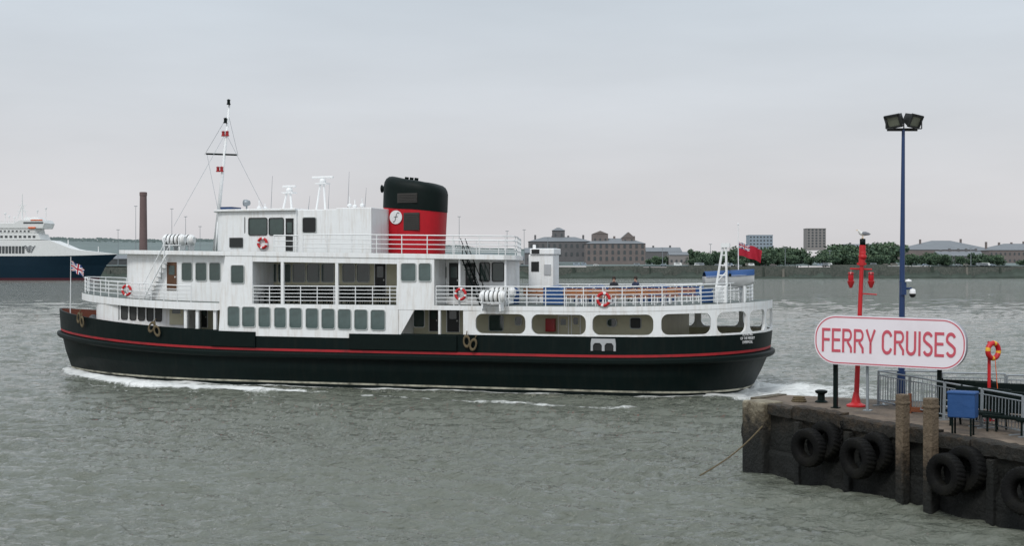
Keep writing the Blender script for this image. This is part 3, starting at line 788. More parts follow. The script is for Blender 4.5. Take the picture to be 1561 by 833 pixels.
# ============================================================ LANDING STAGE
A0=Vector((7.6,41.9)); DD=Vector((.496,-.868)).normalized(); NI=Vector((-DD.y,DD.x))
if NI.x<0: NI=-NI
def dz(x,y): e=(Vector((x,y))-A0).dot(DD); return 2.02-.033*e
def dpt(px,py):
    z=1.9
    for _ in range(30):
        Y=F*(H-z)/(py-HY); X=(px-CX)/F*Y; z=dz(X,Y)
    return Vector((X,Y,z))
def dpx(px,Y):
    X=(px-CX)/F*Y; return Vector((X,Y,dz(X,Y)))
B0=Vector((9.1,43.6)); C0=A0+DD*17; C1=C0+NI*16; B1=Vector((27,38.3))
stage=empty('landing_stage',(A0.x,A0.y,0)); top(stage,'weathered floating concrete landing stage with timber edge','landing stage')
def stage_mat(name,light,shift,vv=1.6):
    m=bpy.data.materials.new(name); m.use_nodes=True; nt=m.node_tree; N=nt.nodes; L=nt.links; b=N['Principled BSDF']; b.inputs['Roughness'].default_value=.75
    g=N.new('ShaderNodeNewGeometry'); sp=N.new('ShaderNodeSeparateXYZ'); L.new(g.outputs['Position'],sp.inputs[0])
    nz=N.new('ShaderNodeTexNoise'); nz.inputs['Scale'].default_value=vv; nz.inputs['Detail'].default_value=10; nz.inputs['Roughness'].default_value=.7; L.new(g.outputs['Position'],nz.inputs['Vector'])
    ma=N.new('ShaderNodeMath'); ma.operation='MULTIPLY_ADD'; L.new(nz.outputs['Fac'],ma.inputs[0]); ma.inputs[1].default_value=2.2; L.new(sp.outputs['Z'],ma.inputs[2])
    mr=N.new('ShaderNodeMapRange'); mr.inputs[1].default_value=1.3+shift; mr.inputs[2].default_value=3.6+shift; L.new(ma.outputs[0],mr.inputs[0])
    cr=N.new('ShaderNodeValToRGB'); L.new(mr.outputs[0],cr.inputs[0])
    e=cr.color_ramp.elements; e[0].position=0; e[0].color=(.003,.004,.003,1); e[1].position=1; e[1].color=(*light,1)
    x=e.new(.35); x.color=(.005,.006,.004,1); x=e.new(.58); x.color=(.018,.015,.010,1); x=e.new(.78); x.color=(light[0]*.36,light[1]*.33,light[2]*.29,1)
    L.new(cr.outputs[0],b.inputs['Base Color'])
    n2=N.new('ShaderNodeTexNoise'); n2.inputs['Scale'].default_value=7; n2.inputs['Detail'].default_value=9; n2.inputs['Roughness'].default_value=.65; L.new(g.outputs['Position'],n2.inputs['Vector'])
    bp=N.new('ShaderNodeBump'); bp.inputs['Strength'].default_value=1; bp.inputs['Distance'].default_value=.14; L.new(n2.outputs['Fac'],bp.inputs['Height']); L.new(bp.outputs[0],b.inputs['Normal'])
    return m
M['stage']=stage_mat('stage_concrete',(.27,.235,.17),.10)
M['stageb']=stage_mat('stage_corner_concrete',(.33,.29,.21),-.30,2.4)
M['stagew']=stage_mat('stage_timber',(.14,.10,.06),.2,3.0)
M['stagep']=stage_mat('stage_pile',(.15,.11,.07),-1.0,4.0)
M['stagetop']=mat('stage_deck',(.17,.13,.095),.9,var=.4,vs=2,bump=.8,bs=6,dirt=(.045,.036,.028),dirtamt=.95,lo=.40)
poly=[(p.x-A0.x,p.y-A0.y) for p in(A0,C0,C1,B1,B0)]
mb=MB(); n=5
vs=[]
for zz in(0,1):
    for x,y in poly: vs.append((x,y,-1.2 if zz==0 else dz(x+A0.x,y+A0.y)))
mb.add(vs,[(i,(i+1)%n,n+(i+1)%n,n+i) for i in range(1,n)]+[tuple(range(n,2*n))],[0]*(n-1)+[1])
nxx,nzz=240,34; vs=[]; rg=np.random.RandomState(11)
hgt=np.zeros((nxx+1,nzz+1))
for _ in range(90):
    kx,kz,ph=rg.normal(0,40),rg.normal(0,14),rg.uniform(0,6.3); am=.5/(1+math.hypot(kx,kz)*.2)
    hgt+=am*np.sin(kx*np.linspace(0,1,nxx+1)[:,None]*2.2+kz*np.linspace(0,1,nzz+1)[None,:]+ph)
hgt*=.06
for i in range(nxx+1):
    p=A0+DD*17*i/nxx; zt_=dz(p.x,p.y)
    for j in range(nzz+1):
        zz=-1.2+(zt_+1.2)*j/nzz; o=hgt[i,j]*(1 if 0<j<nzz and 0<i<nxx else 0)+(.10 if zz<.55 else 0)*(1 if 0<i<nxx else 0)
        vs.append((p.x-A0.x-NI.x*o,p.y-A0.y-NI.y*o,zz))
mb.add(vs,[(i*(nzz+1)+j,(i+1)*(nzz+1)+j,(i+1)*(nzz+1)+j+1,i*(nzz+1)+j+1) for i in range(nxx) for j in range(nzz)],0)
mb.build('pontoon',[M['stage'],M['stagetop']],stage)
def rough_beam(ln,x0,y0,y1,z0,z1,name,m,mxl,j=.02,step=.12):
    mb=MB(); nn_=max(2,int(ln/step)); vv=[]
    for i in range(nn_+1):
        x=x0+ln*i/nn_; r=[random.uniform(-j,j) for _ in range(6)]
        vv+=[(x+r[5]*(0<i<nn_),y0+r[0],z0+r[1]),(x,y0+r[2],z1-.04+r[3]),(x,y0+.05+r[1],z1+r[0]),(x,y1+r[4],z1+r[2]),(x,y1,z0)]
    ff=[(i*5+q,(i+1)*5+q,(i+1)*5+(q+1)%5,i*5+(q+1)%5) for i in range(nn_) for q in range(5)]+[(4,3,2,1,0),tuple(nn_*5+q for q in range(5))]
    mb.add(vv,ff); o=mb.build(name,m,stage); o.matrix_local=mxl; return o
ang=math.atan2(DD.y,DD.x)
e_=1.0
while e_<16:
    ln=random.uniform(.9,2.3)
    p=A0+DD*e_; dj=random.uniform(-.05,.05)
    rough_beam(ln-.03,.01,-.14+dj,.32,-.28,random.uniform(.02,.14),'edge_beam',M['stagew'],Matrix.Translation((p.x-A0.x,p.y-A0.y,dz(p.x,p.y)))@Matrix.Rotation(ang,4,'Z')@Matrix.Rotation(.033,4,'Y'))
    e_+=ln
mb=MB(); mb.box(-.10,.95,-.26,.6,-1.0,2.05); o=mb.build('corner_block',M['stageb'],stage,bevel=.07); o.matrix_local=Matrix.Rotation(ang,4,'Z')
ang2=math.atan2((B0-A0).y,(B0-A0).x); mb=MB(); mb.box(.5,(B0-A0).length,-.05,.3,-.3,.06); o=mb.build('edge_beam',M['stage'],stage,bevel=.03); o.matrix_local=Matrix.Translation((0,0,2.02))@Matrix.Rotation(ang2,4,'Z')
for e_ in(2.4,4.5,9.6,11.9):
    p=A0+DD*e_-NI*.1; mb=MB(); mb.box(-.12,.12,-.12,.12,-1,dz(p.x,p.y)-.35); o=mb.build('rubbing_timber',M['stagew'],stage,loc=(p.x-A0.x,p.y-A0.y,0),bevel=.03); o.rotation_euler=(0,0,ang)
for e_ in(4.35,):
    p=A0+DD*e_-NI*.24; mb=MB()
    for q in range(12): mb.lathe(torus_prof(.045,.014,6),10,closed=True,mx=Matrix.Translation((0,0,1.75-q*.085))@Matrix.Rotation(pi/2*(q%2),4,'Z')@Matrix.Rotation(pi/2,4,'X')@Matrix.Scale(1.4,4,(0,1,0)))
    mb.build('fender_chain','tyre',stage,loc=(p.x-A0.x,p.y-A0.y,0))
# tyres
def tyre_mesh():
    mb=MB(); prof=[(.36,-.16),(.42,-.2),(.58,-.215),(.66,-.19),(.70,-.12),(.70,0),(.70,.12),(.66,.19),(.58,.215),(.42,.2),(.36,.16),(.33,.1),(.33,-.1)]
    n=84; vs=[];k=len(prof)
    for i in range(n):
        a=2*pi*i/n
        for q,(r,z) in enumerate(prof):
            rr=r-(.026 if (3<=q<=7 and (i%3)==0) else 0); a2=a+(z*.35)
            vs.append((rr*math.cos(a2),rr*math.sin(a2)*.96,z))
    fs=[(i*k+q,((i+1)%n)*k+q,((i+1)%n)*k+(q+1)%k,i*k+(q+1)%k) for i in range(n) for q in range(k)]
    mb.add(vs,fs); return mb
tyo=tyre_mesh().build('tyre','tyre',smooth=True,autosm=True)
def place_tyre(o,pos,nrm,roll=0,sc=1):
    q=Vector(nrm).to_track_quat('Z','Y'); o.rotation_mode='QUATERNION'; o.rotation_quaternion=q; o.location=pos; o.scale=(sc,sc,sc)
first=True
nout=Vector((-NI.x,-NI.y,0))
for e_,z,sc in((3.55,1.0,.84),(5.6,.90,.88),(8.75,.88,.88),(11.1,.80,.92),(13.2,.8,.9)):
    for kk,off in enumerate((.30,.66)):
        o=tyo if first else tyo.copy()
        if not first: COL.objects.link(o)
        first=False
        p=A0+DD*(e_+(.18 if kk==0 else -.1)+random.uniform(-.08,.08)); pos=Vector((p.x,p.y,z+random.uniform(-.06,.04)+(.16 if kk==0 else 0)))+nout*off
        nn=(nout+Vector((random.uniform(-.15,.15),random.uniform(-.1,.1),random.uniform(-.05,.2)))).normalized()
        place_tyre(o,pos,nn,0,sc*random.uniform(.94,1.03))
        top(o,'worn black lorry tyre fender hung on the stage side','tyre','tyre fenders along the stage edge')
d=(B0-A0).normalized(); en=Vector((-d.y,d.x,0))
o=tyo.copy(); COL.objects.link(o); p=A0+d*.7; place_tyre(o,Vector((p.x,p.y,1.0))+en*.25,en,0,.85); top(o,'worn black lorry tyre fender hung on the stage end','tyre','tyre fenders along the stage edge')
# sign
sL=Vector((9.4,40.6)); sR=Vector((13.25,38.2)); sc_=(sL+sR)/2; sang=math.atan2((sR-sL).y,(sR-sL).x); sw=(sR-sL).length
sign=empty('sign',(sc_.x,sc_.y,dz(sc_.x,sc_.y)),sang); top(sign,'white rounded sign board with red ferry cruises lettering on posts','sign')
zb=4.04-dz(sc_.x,sc_.y)
def stadium(w,h,n=14):
    r=h/2-.02; return rrect(-w/2,w/2,-h/2,h/2,r*.92,n)
mb=MB(); st=stadium(sw,1.5)
mx=Matrix.Translation((0,0,zb))@Matrix.Rotation(.014,4,'Y')
n=len(st); vs=[(p[0],-.12,p[1]) for p in st]+[(p[0],.12,p[1]) for p in st]
mb.add(vs,[tuple(range(n)),tuple(range(n,2*n))[::-1]]+[((i+1)%n,i,n+i,n+(i+1)%n) for i in range(n)],[0,1]+[1]*n,mx)
mb.build('board',['signwhite','signedge'],sign)
mb=MB()
o1,o2=stadium(sw-.07,1.43),stadium(sw-.135,1.365)
n=len(o1); vs=[(p[0],-.126,p[1]) for p in o1]+[(p[0],-.126,p[1]) for p in o2]
mb.add(vs,[(i,(i+1)%n,n+(i+1)%n,n+i) for i in range(n)],0,mx)
mb.build('sign_border','signred',sign)
GW={'F':.54,'E':.57,'R':.64,'Y':.64,'C':.65,'U':.62,'I':.20,'S':.60,' ':.26}
def thick(mb,pts,wd,closed=False):
    n=len(pts); Lf=[];Rt=[]
    for i,p in enumerate(pts):
        p=Vector(p); a=Vector(pts[i-1]) if i>0 else None; b=Vector(pts[i+1]) if i<n-1 else None
        d1=(p-a).normalized() if a is not None and (p-a).length>1e-6 else None; d2=(b-p).normalized() if b is not None and (b-p).length>1e-6 else None
        if d1 is None: d1=d2
        if d2 is None: d2=d1
        t_=(d1+d2); t_=t_.normalized() if t_.length>1e-4 else d1
        nn=Vector((-t_.y,t_.x)); c=max(.5,nn.dot(Vector((-d1.y,d1.x)))); o=nn*(wd/2/c); Lf.append(p+o);Rt.append(p-o)
    vs=[(q[0],0,q[1]) for q in Lf]+[(q[0],0,q[1]) for q in Rt]
    mb.add(vs,[(i,i+1,n+i+1,n+i) for i in range(n-1)])
def arcp(cx,cz,rx,rz,a0,a1,n=12): return [(cx+rx*math.cos(math.radians(a0+(a1-a0)*i/n)),cz+rz*math.sin(math.radians(a0+(a1-a0)*i/n))) for i in range(n+1)]
def glyph(mb,ch,x,s=.135):
    w=GW[ch]; h=1.0; hs=s/2; sh=s*.86; hh=sh/2
    def seg(p,wd=s,c=False): thick(mb,[(x+a,b) for a,b in p],wd,c)
    if ch in'FE':
        seg([(hs,0),(hs,h)]); seg([(s,h-hh),(w,h-hh)],sh); seg([(s,.52),(w*.93,.52)],sh)
        if ch=='E': seg([(s,hh),(w,hh)],sh)
    elif ch=='I': seg([(w/2,0),(w/2,h)])
    elif ch=='Y': seg([(hs*.9,h),(w/2,.46),(w-hs*.9,h)],s*.95); seg([(w/2,0),(w/2,.45)])
    elif ch=='R':
        seg([(hs,0),(hs,h)]); seg([(s,h-hh)]+arcp(w-.26,.735,.18,.265-hh,90,-90,10)+[(s,.47+hh)],sh)
        seg([(w*.52,.46),(w-hs*1.1,.20),(w-hs,0)],s*.95)
    elif ch=='U': seg([(hs,h)]+arcp(w/2,.28,w/2-hs,.28-hh,180,360,14)+[(w-hs,h)])
    elif ch=='C': seg(arcp(w/2,.69,w/2-hs,.31-hh,12,180,10)+arcp(w/2,.31,w/2-hs,.31-hh,180,348,10))
    elif ch=='S': seg(arcp(w/2,.735,w/2-hs,.265-hh,18,180,9)+[(hs*1.25,.64),(w*.36,.545),(w*.64,.46),(w-hs*1.25,.36)]+arcp(w/2,.265,w/2-hs,.265-hh,0,-162,9))
mbt=MB(); x=0
for ch in'FERRY CRUISES':
    if ch!=' ': glyph(mbt,ch,x)
    x+=GW[ch]+(.10 if ch!=' ' else .02)
tot=x-.10; tw=sw*.885; thh=.725
mbt.v=[(( p[0]/tot-.5)*tw,p[1],(p[2]-.5)*thh) for p in mbt.v]
lt=mbt.build('sign_lettering','signred',sign); lt.matrix_local=mx@Matrix.Translation((-.02,-.130,-.01))
so_=lt.modifiers.new('solid','SOLIDIFY'); so_.thickness=.004
for px in(1271,1320,1430):
    k_=(px-CX)/F
    s_=(sL.x-k_*sL.y)/(k_*(sR-sL).y-(sR-sL).x)
    xl=(s_-.5)*sw; p=sL.lerp(sR,s_)
    mb=MB(); r_=.06 if px!=1320 else .035
    zz=dz(p.x,p.y)-dz(sc_.x,sc_.y)
    mb.box(xl-r_,xl+r_,.125,.125+2*r_,zz-.02,zb+.5); mb.box(xl-.12,xl+.12,.06,.32,zz,zz+.03)
    mb.build('sign_post','black' if px!=1320 else 'grey',sign)
# lamp post
lp=dpx(1374,41.3); lamp=empty('lamp_post',lp); top(lamp,'tall blue floodlight post with two black floodlights','lamp post')
ztop=H-(196-HY)/F*41.3-lp.z
mb=MB(); mb.tube((0,0,0),(.06,0,ztop),.11,n=12,r2=.05); mb.tube((0,0,0),(0,0,1.1),.13,n=12); mb.box(-.22,.22,-.22,.22,0,.04); mb.build('post','dblue',lamp,smooth=True,autosm=True)
mb=MB(); mb.tube((-.45,0,ztop-.05),(.5,0,ztop-.05),.035); mb.build('crossarm','bframe',lamp)
for dx,yaw in((-.22,-.75),(.34,.55)):
    e=empty('floodlight',(dx,-.05,ztop+.26)); e.parent=lamp
    R=Matrix.Rotation(yaw,4,'Z')@Matrix.Rotation(math.radians(24),4,'X')@Matrix.Rotation(-.1 if dx<0 else .1,4,'Y')
    mb=MB(); mb.add([(-.25,-.1,-.2),(.25,-.1,-.2),(.25,-.1,.2),(-.25,-.1,.2),(-.16,.24,-.13),(.16,.24,-.13),(.16,.24,.13),(-.16,.24,.13)],[(0,3,2,1)[::-1],(4,5,6,7)[::-1],(0,1,5,4)[::-1],(1,2,6,5)[::-1],(2,3,7,6)[::-1],(3,0,4,7)[::-1]],0,R)
    mb.box(-.26,.26,-.15,-.09,.14,.22,0,R); mb.box(-.26,.26,-.15,-.09,-.22,-.16,0,R); mb.box(-.27,-.20,-.15,-.09,-.2,.2,0,R); mb.box(.20,.27,-.15,-.09,-.2,.2,0,R)
    mb.build('floodlight_housing','bframe',e)
    mb=MB(); mb.box(-.2,.2,-.112,-.104,-.16,.14,0,R); mb.build('floodlight_glass','gglass',e)
    mb=MB(); mb.path([(-.28,0,0),(-.28,0,-.27),(.28,0,-.27),(.28,0,0)],.02,0,5); mb.build('yoke','bframe',e)
e=empty('security_camera',(.12,-.12,H-(445-HY)/F*41.3-lp.z)); e.parent=lamp
mb=MB(); mb.tube((-.1,.1,.1),(.16,-.05,.1),.035); mb.box(-.16,.0,-.02,.12,-.1,.3); mb.build('bracket','dblue',e)
mb=MB(); mb.lathe([(0,.14),(.08,.12),(.1,.0),(.1,-.02)],14,mx=Matrix.Translation((.18,-.06,-.04))); mb.build('camera_housing','flagwhite',e,smooth=True)
mb=MB(); mb.lathe([(0,.08),(.09,.05),(.1,0)],12,mx=Matrix.Translation((.05,-.06,.32))); mb.build('alarm_light','flagwhite',e,smooth=True)
mb=MB(); mb.lathe([(.1,0),(.095,-.06),(.06,-.11),(0,-.125)],14,mx=Matrix.Translation((.18,-.06,-.06))); mb.build('camera_dome','dark',e,smooth=True)
# red beacon post
bp_=dpx(1305,40.9); be=empty('beacon_post',bp_); top(be,'red navigation beacon post with two red lamps on arms','beacon')
zt=H-(372-HY)/F*40.9-bp_.z; dxp=(1315-1305)/F*40.9
pz=lambda py:H-(py-HY)/F*40.9-bp_.z
px_=lambda z:dxp*z/zt
mb=MB(); mb.tube((0,0,0),(dxp,0,zt),.08,n=12,r2=.06)
mb.lathe([(.3,0),(.3,.05),(.15,.12),(.08,.45),(0,.46)],12); mb.tube((px_(pz(405)),0,pz(405)),(px_(pz(374)),0,pz(374)),.10,n=12); mb.build('post','postred',be,smooth=True,autosm=True)
mb=MB(); z=pz(411); mb.tube((px_(z)-.36,0,z+.02),(px_(z)+.32,0,z),.025); z2=pz(448); mb.tube((px_(z2),0,z2),(px_(z2)+.5,0,z2-.03),.02)
mb.box(px_(z)-.14,px_(z)+.14,-.03,.03,pz(404),pz(401)); mb.build('lamp_bracket','postred',be)
for dx in(-.34,.29):
    mb=MB(); mb.lathe([(0,.10),(.08,.09),(.10,.04),(.075,.02),(.075,-.16),(.11,-.18),(.11,-.22),(.04,-.40),(.0,-.40)],12,mx=Matrix.Translation((px_(z)+dx,-.02,z-.18))); mb.build('beacon_lamp','lred',be,smooth=True,autosm=True)
    mb=MB(); mb.lathe([(.08,.02),(.085,0),(.085,-.1),(.08,-.14)],12,mx=Matrix.Translation((px_(z)+dx,-.02,z-.20))); mb.build('lamp_lens','fred',be,smooth=True)
mb=MB(); mb.lathe([(0,-.13),(.11,-.13),(.13,-.02),(.09,.02),(.11,.1),(.06,.16),(0,.17)],12,mx=Matrix.Translation((dxp,0,zt-.35))); mb.build('junction_box','postred',be,smooth=True)
mb=MB(); mb.lathe([(0,-.1),(.09,-.1),(.09,.1),(0,.12)],12,mx=Matrix.Translation((dxp,0,zt+.05))); mb.build('post_cap','black',be,smooth=True)
# gull
V=[(0,0,.17),(-.10,0,.20),(-.16,0,.27),(-.19,0,.31),(.1,0,.165),(.22,0,.15),(.31,0,.135)]
g=skinned('gull',V,[(0,1),(1,2),(2,3),(0,4),(4,5),(5,6)],[.08,.07,.04,.042,.07,.035,.015],2)
g.data.materials.clear(); g.data.materials.append(M['feather']); [setattr(p,'use_smooth',True) for p in g.data.polygons]
g.scale=(.82,.82,.82)
g.location=(bp_.x+dxp,bp_.y,bp_.z+zt+.17); g.rotation_euler=(0,0,.3); top(g,'white and grey gull standing on the beacon post','gull')
for sd in(-1,1):
    mb=MB(); mb.lathe([(0,-.24),(.04,-.15),(.07,0),(.05,.12),(0,.16)],10,mx=Matrix.Translation((.08,sd*.07,.19))@Matrix.Rotation(math.radians(-83),4,'Y')@Matrix.Scale(.3,4,(0,1,0))); mb.build('wing','wing',g,smooth=True)
    mb=MB(); mb.tube((0,sd*.03,0),(0,sd*.03,.13),.008); mb.box(-.04,.01,sd*.03-.015,sd*.03+.015,0,.008); mb.build('leg','yellow',g)
mb=MB(); mb.tube((-.225,0,.31),(-.29,0,.295),.014,r2=.004); mb.build('beak','yellow',g)
def bollard(px,py,sc=1):
    p=dpt(px,py); mb=MB(); mb.lathe([(.2,0),(.2,.03),(.12,.08),(.11,.26),(.19,.31),(.2,.37),(.12,.4),(0,.4)],18); o=mb.build('bollard','black',smooth=True,autosm=True); o.location=p; o.scale=(sc,sc,sc)
    top(o,'black cast iron mooring bollard on the stage','bollard'); return o
bollard(1252,614)
p0=dpt(1192,616); p1=Vector(((1067-CX)/F*(F*H/(721-HY)),F*H/(721-HY),-.1))
mb=MB(); P=[]
for i in range(25):
    f=i/24; q=p0.lerp(p1,f); q.z-=.25*math.sin(pi*f); P.append(q)
mb.path([p-p0 for p in P],.025); o=mb.build('mooring_rope','rope',loc=p0); top(o,'taut mooring rope running from the stage into the water','rope')
for e_,r_,zt_,lab in((6.75,.14,2.80,'tall weathered timber pile against the stage edge'),(7.75,.15,2.78,'tall dark timber pile against the stage edge')):
    p=A0+DD*e_-NI*.30
    mb=MB(); mb.box(-r_,r_,-r_,r_,-1.2,zt_); mb.box(-r_*1.12,r_*1.12,-r_*1.12,r_*1.12,zt_-.28,zt_-.19); o=mb.build('mooring_post',M['stagep'],loc=(p.x,p.y,0),bevel=.03); o.rotation_euler=(0,0,ang); top(o,lab,'post')
M['rust']=mat('rust',(.16,.05,.02),.9,var=.4,vs=8,bump=.5)
mb=MB(); p=dpt(1405,632); mb.box(-.45,.45,-.05,.05,.05,.2); mb.box(-.4,-.3,-.05,.05,0,.6); mb.box(.3,.4,-.05,.05,0,.3); o=mb.build('rusty_bracket','rust',loc=p,bevel=.01); o.rotation_euler=(0,0,sang); top(o,'rusty steel bracket bolted to the stage deck','bracket')
p=dpt(1218,613); mb=MB()
for q in range(3): mb.lathe(torus_prof(.22-.03*q,.03,6),18,closed=True,mx=Matrix.Translation((0,0,.03+.055*q)))
o=mb.build('coiled_rope','rope',loc=p,smooth=True); top(o,'brown rope coiled on the stage deck','rope')
p=dpt(1468,664); e=empty('waste_bin',p,sang); top(e,'blue plastic bin on short metal legs','bin')
zt_=H-(598-HY)/F*p.y-p.z; zb_=H-(637-HY)/F*p.y-p.z
mb=MB(); mb.box(-.36,.36,-.22,.22,zb_,zt_); mb.box(-.38,.38,-.24,.24,zt_-.06,zt_+.02); mb.build('container','blue',e,bevel=.03)
for x,y in((-.24,-.15),(.24,-.15),(-.24,.15),(.24,.15)):
    mb=MB(); mb.tube((x,y,zb_),(x,y,0),.03); mb.build('leg','black',e)
def barrier_mesh(L,hh,mb):
    mb.path([(0,0,0),(0,0,hh),(L,0,hh),(L,0,0)],.028,0,6); mb.tube((0,0,.14),(L,0,.14),.022); mb.tube((0,0,hh-.14),(L,0,hh-.14),.018)
    n=int(L/.13)
    for i in range(1,n): x=L*i/n; mb.tube((x,0,.14),(x,0,hh-.14),.012,n=4)
    for x in(.15,L-.15): mb.box(x-.03,x+.03,-.28,.28,0,.03)
q0=dpt(1338,618); q1=dpt(1560,666); L=(q1-q0).length; nb=4; dirb=(q1-q0)/nb
ext=[q0+dirb*i for i in range(nb+3)]
for i in range(nb+2):
    a=ext[i]; b2=ext[i+1]; l=(b2-a).length
    mb=MB(); barrier_mesh(l-.06,1.08,mb); o=mb.build('barrier','grey',loc=a); d=b2-a; o.rotation_euler=(0,-math.asin(d.z/l),math.atan2(d.y,d.x)); top(o,'grey galvanised steel barrier panel on the stage','barrier','steel barriers along the stage')
q2=q0+Vector((7.5,-1.6,0))
for i in range(4):
    a=q0.lerp(q2,i/4); b2=q0.lerp(q2,(i+1)/4); a=Vector((a.x,a.y,dz(a.x,a.y))); b2=Vector((b2.x,b2.y,dz(b2.x,b2.y))); l=(b2-a).length
    mb=MB(); barrier_mesh(l-.06,1.08,mb); o=mb.build('barrier','grey',loc=a+Vector((.05,.05,0))); d=b2-a; o.rotation_euler=(0,0,math.atan2(d.y,d.x)); top(o,'grey galvanised steel barrier panel on the stage','barrier','steel barriers along the stage')
for i,(px,Yd,ro) in enumerate(((1470,38.4,.7),(1530,37.8,.7),(1490,36.6,.35),(1548,35.6,.35),(1602,34.8,.35))):
    p=dpx(px,Yd); e=empty('bench',p,math.atan2(dirb.y,dirb.x)+ro); top(e,'black slatted bench with metal frame on the stage','bench','benches on the stage')
    mb=MB(); mb.box(-.85,.85,-.26,.26,.40,.49); mb.build('seat','black',e,bevel=.02)
    mb=MB(); mb.exv([(-.85,.52),(.85,.52),(.85,1.12),(-.85,1.12)],.27,.34); mb.build('backrest','black',e,bevel=.02)
    for x in(-.7,.7):
        mb=MB(); mb.path([(x,-.22,0),(x,-.22,.42),(x,.25,.42),(x,.36,1.15)],.03); mb.tube((x,.3,0),(x,.25,.42),.03); mb.build('leg','black',e)
p=dpx(1508,38.2); e=empty('lifebuoy_stand',p); top(e,'red post holding an orange and red lifebuoy','lifebuoy')
zt_=H-(522-HY)/F*38.2-p.z
mb=MB(); mb.tube((0,0,0),(0,0,zt_+.02),.05,n=8); mb.box(-.15,.15,-.15,.15,0,.03); mb.build('post','postred',e)
lifebuoy('lifebuoy',e,Matrix.Translation((.08,-.1,H-(535-HY)/F*38.2-p.z))@Matrix.Rotation(.5,4,'Z'),'postred','yellow',R=.22,r=.075)
mb=MB(); mb.path([(.1,-.2,H-(548-HY)/F*38.2-p.z),(.2,-.15,.8),(.05,-.1,.75)],.012,0,4); mb.build('rescue_line','orange',e)

# ============================================================ FAR SHORE
QY=960
nx,ny=180,26
ys=[QY+2,QY+20,QY+40,QY+80,QY+120,QY+170,QY+230,QY+300,QY+400]+list(np.linspace(QY+500,4200,ny-9))
vs=[];fs=[]
def ghe(x,y):
    d=y-QY; base=9.2+ (0 if d<25 else min(d,500)*.018)
    if d>500:
        f=min(1,(d-500)/900); f=f*f*(3-2*f)
        px=CX+F*x/y
        hl=62+3*math.sin(x*.004)+1.5*math.sin(x*.013+1) if px<560 else 60-32*min(1,(px-560)/400)+3*math.sin(x*.01)
        if y<2400: base+=f*(hl*y/2400-base)
        else: base+=(hl-base)
    return base
for y in ys:
    for i in range(nx+1):
        x=(-1.0+2.0*i/nx)*y*.9; vs.append((x,y,ghe(x,y)))
for j in range(len(ys)-1):
    for i in range(nx): a=j*(nx+1)+i; fs.append((a,a+1,a+nx+2,a+nx+1))
mb=MB(); mb.add(vs,fs)
hm=mat('hillside_woodland',(.135,.17,.165),.95,var=.25,vs=.012,dirt=(.165,.19,.19),dirtamt=.5)  # distance haze mixed into both pale blue-grey tones
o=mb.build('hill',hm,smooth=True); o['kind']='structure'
mb=MB(); x=-1500; P_=[]
rq=random.Random(21)
while x<1500:
    w_=rq.uniform(10,50); hcur=rq.choice([9.3,9.3,9.7,8.6,10.1,8.2,9.0]); P_.append((x,hcur)); x+=w_; P_.append((x,hcur+rq.uniform(-.4,.4)))
n=len(P_); vs=[(a,QY,-3) for a,b in P_]+[(a,QY,b) for a,b in P_]+[(a,QY+2.5,b) for a,b in P_]
ff=[(i,i+1,n+i+1,n+i) for i in range(n-1)]+[(n+i,n+i+1,2*n+i+1,2*n+i) for i in range(n-1)]
mb.add(vs,ff,0); o=mb.build('quay_wall','quay'); top(o,'long dark stone river quay wall on the far bank','quay wall')
mb=MB(); vs=[]; rowz=[(-3,QY-6.5),(1.2,QY-5.0),(2.8,QY-2.0),(4.6,QY-.2)]
NXL=1200
for i in range(NXL+1):
    x=-1100+2200*i/NXL; k_=.75+.35*math.sin(x*.021)+.3*math.sin(x*.083+2)+.2*math.sin(x*.31)+rq.uniform(-.2,.2)
    for z_,y_ in rowz: vs.append((x,y_+rq.uniform(-.2,.15),z_*max(.3,k_) if z_>0 else z_))
mb.add(vs,[(i*4+j,(i+1)*4+j,(i+1)*4+j+1,i*4+j+1) for i in range(NXL) for j in range(3)])
o=mb.build('tidal_ledge','quayd'); top(o,'weed covered tidal ledge at the foot of the quay','ledge')
x=-700
while x<700:
    w_=rq.uniform(.9,2.6); mb=MB(); hh=rq.uniform(5.5,9.2); mb.exv([(-w_/2,-2),(w_/2,-2),(w_/2*.8,hh),(-w_/2*.8,hh)],-1.3,-.01); o=mb.build('quay_buttress',rq.choice(['quayd','quayd','quay','quay','sand']),loc=(x,QY,0)); top(o,'stone buttress against the far quay wall','buttress','buttresses of the far quay'); x+=rq.uniform(7,26)
def FX(px,Y): return (px-CX)/F*Y
def FZ(py,Y): return H-(py-HY)/F*Y
winmesh={}
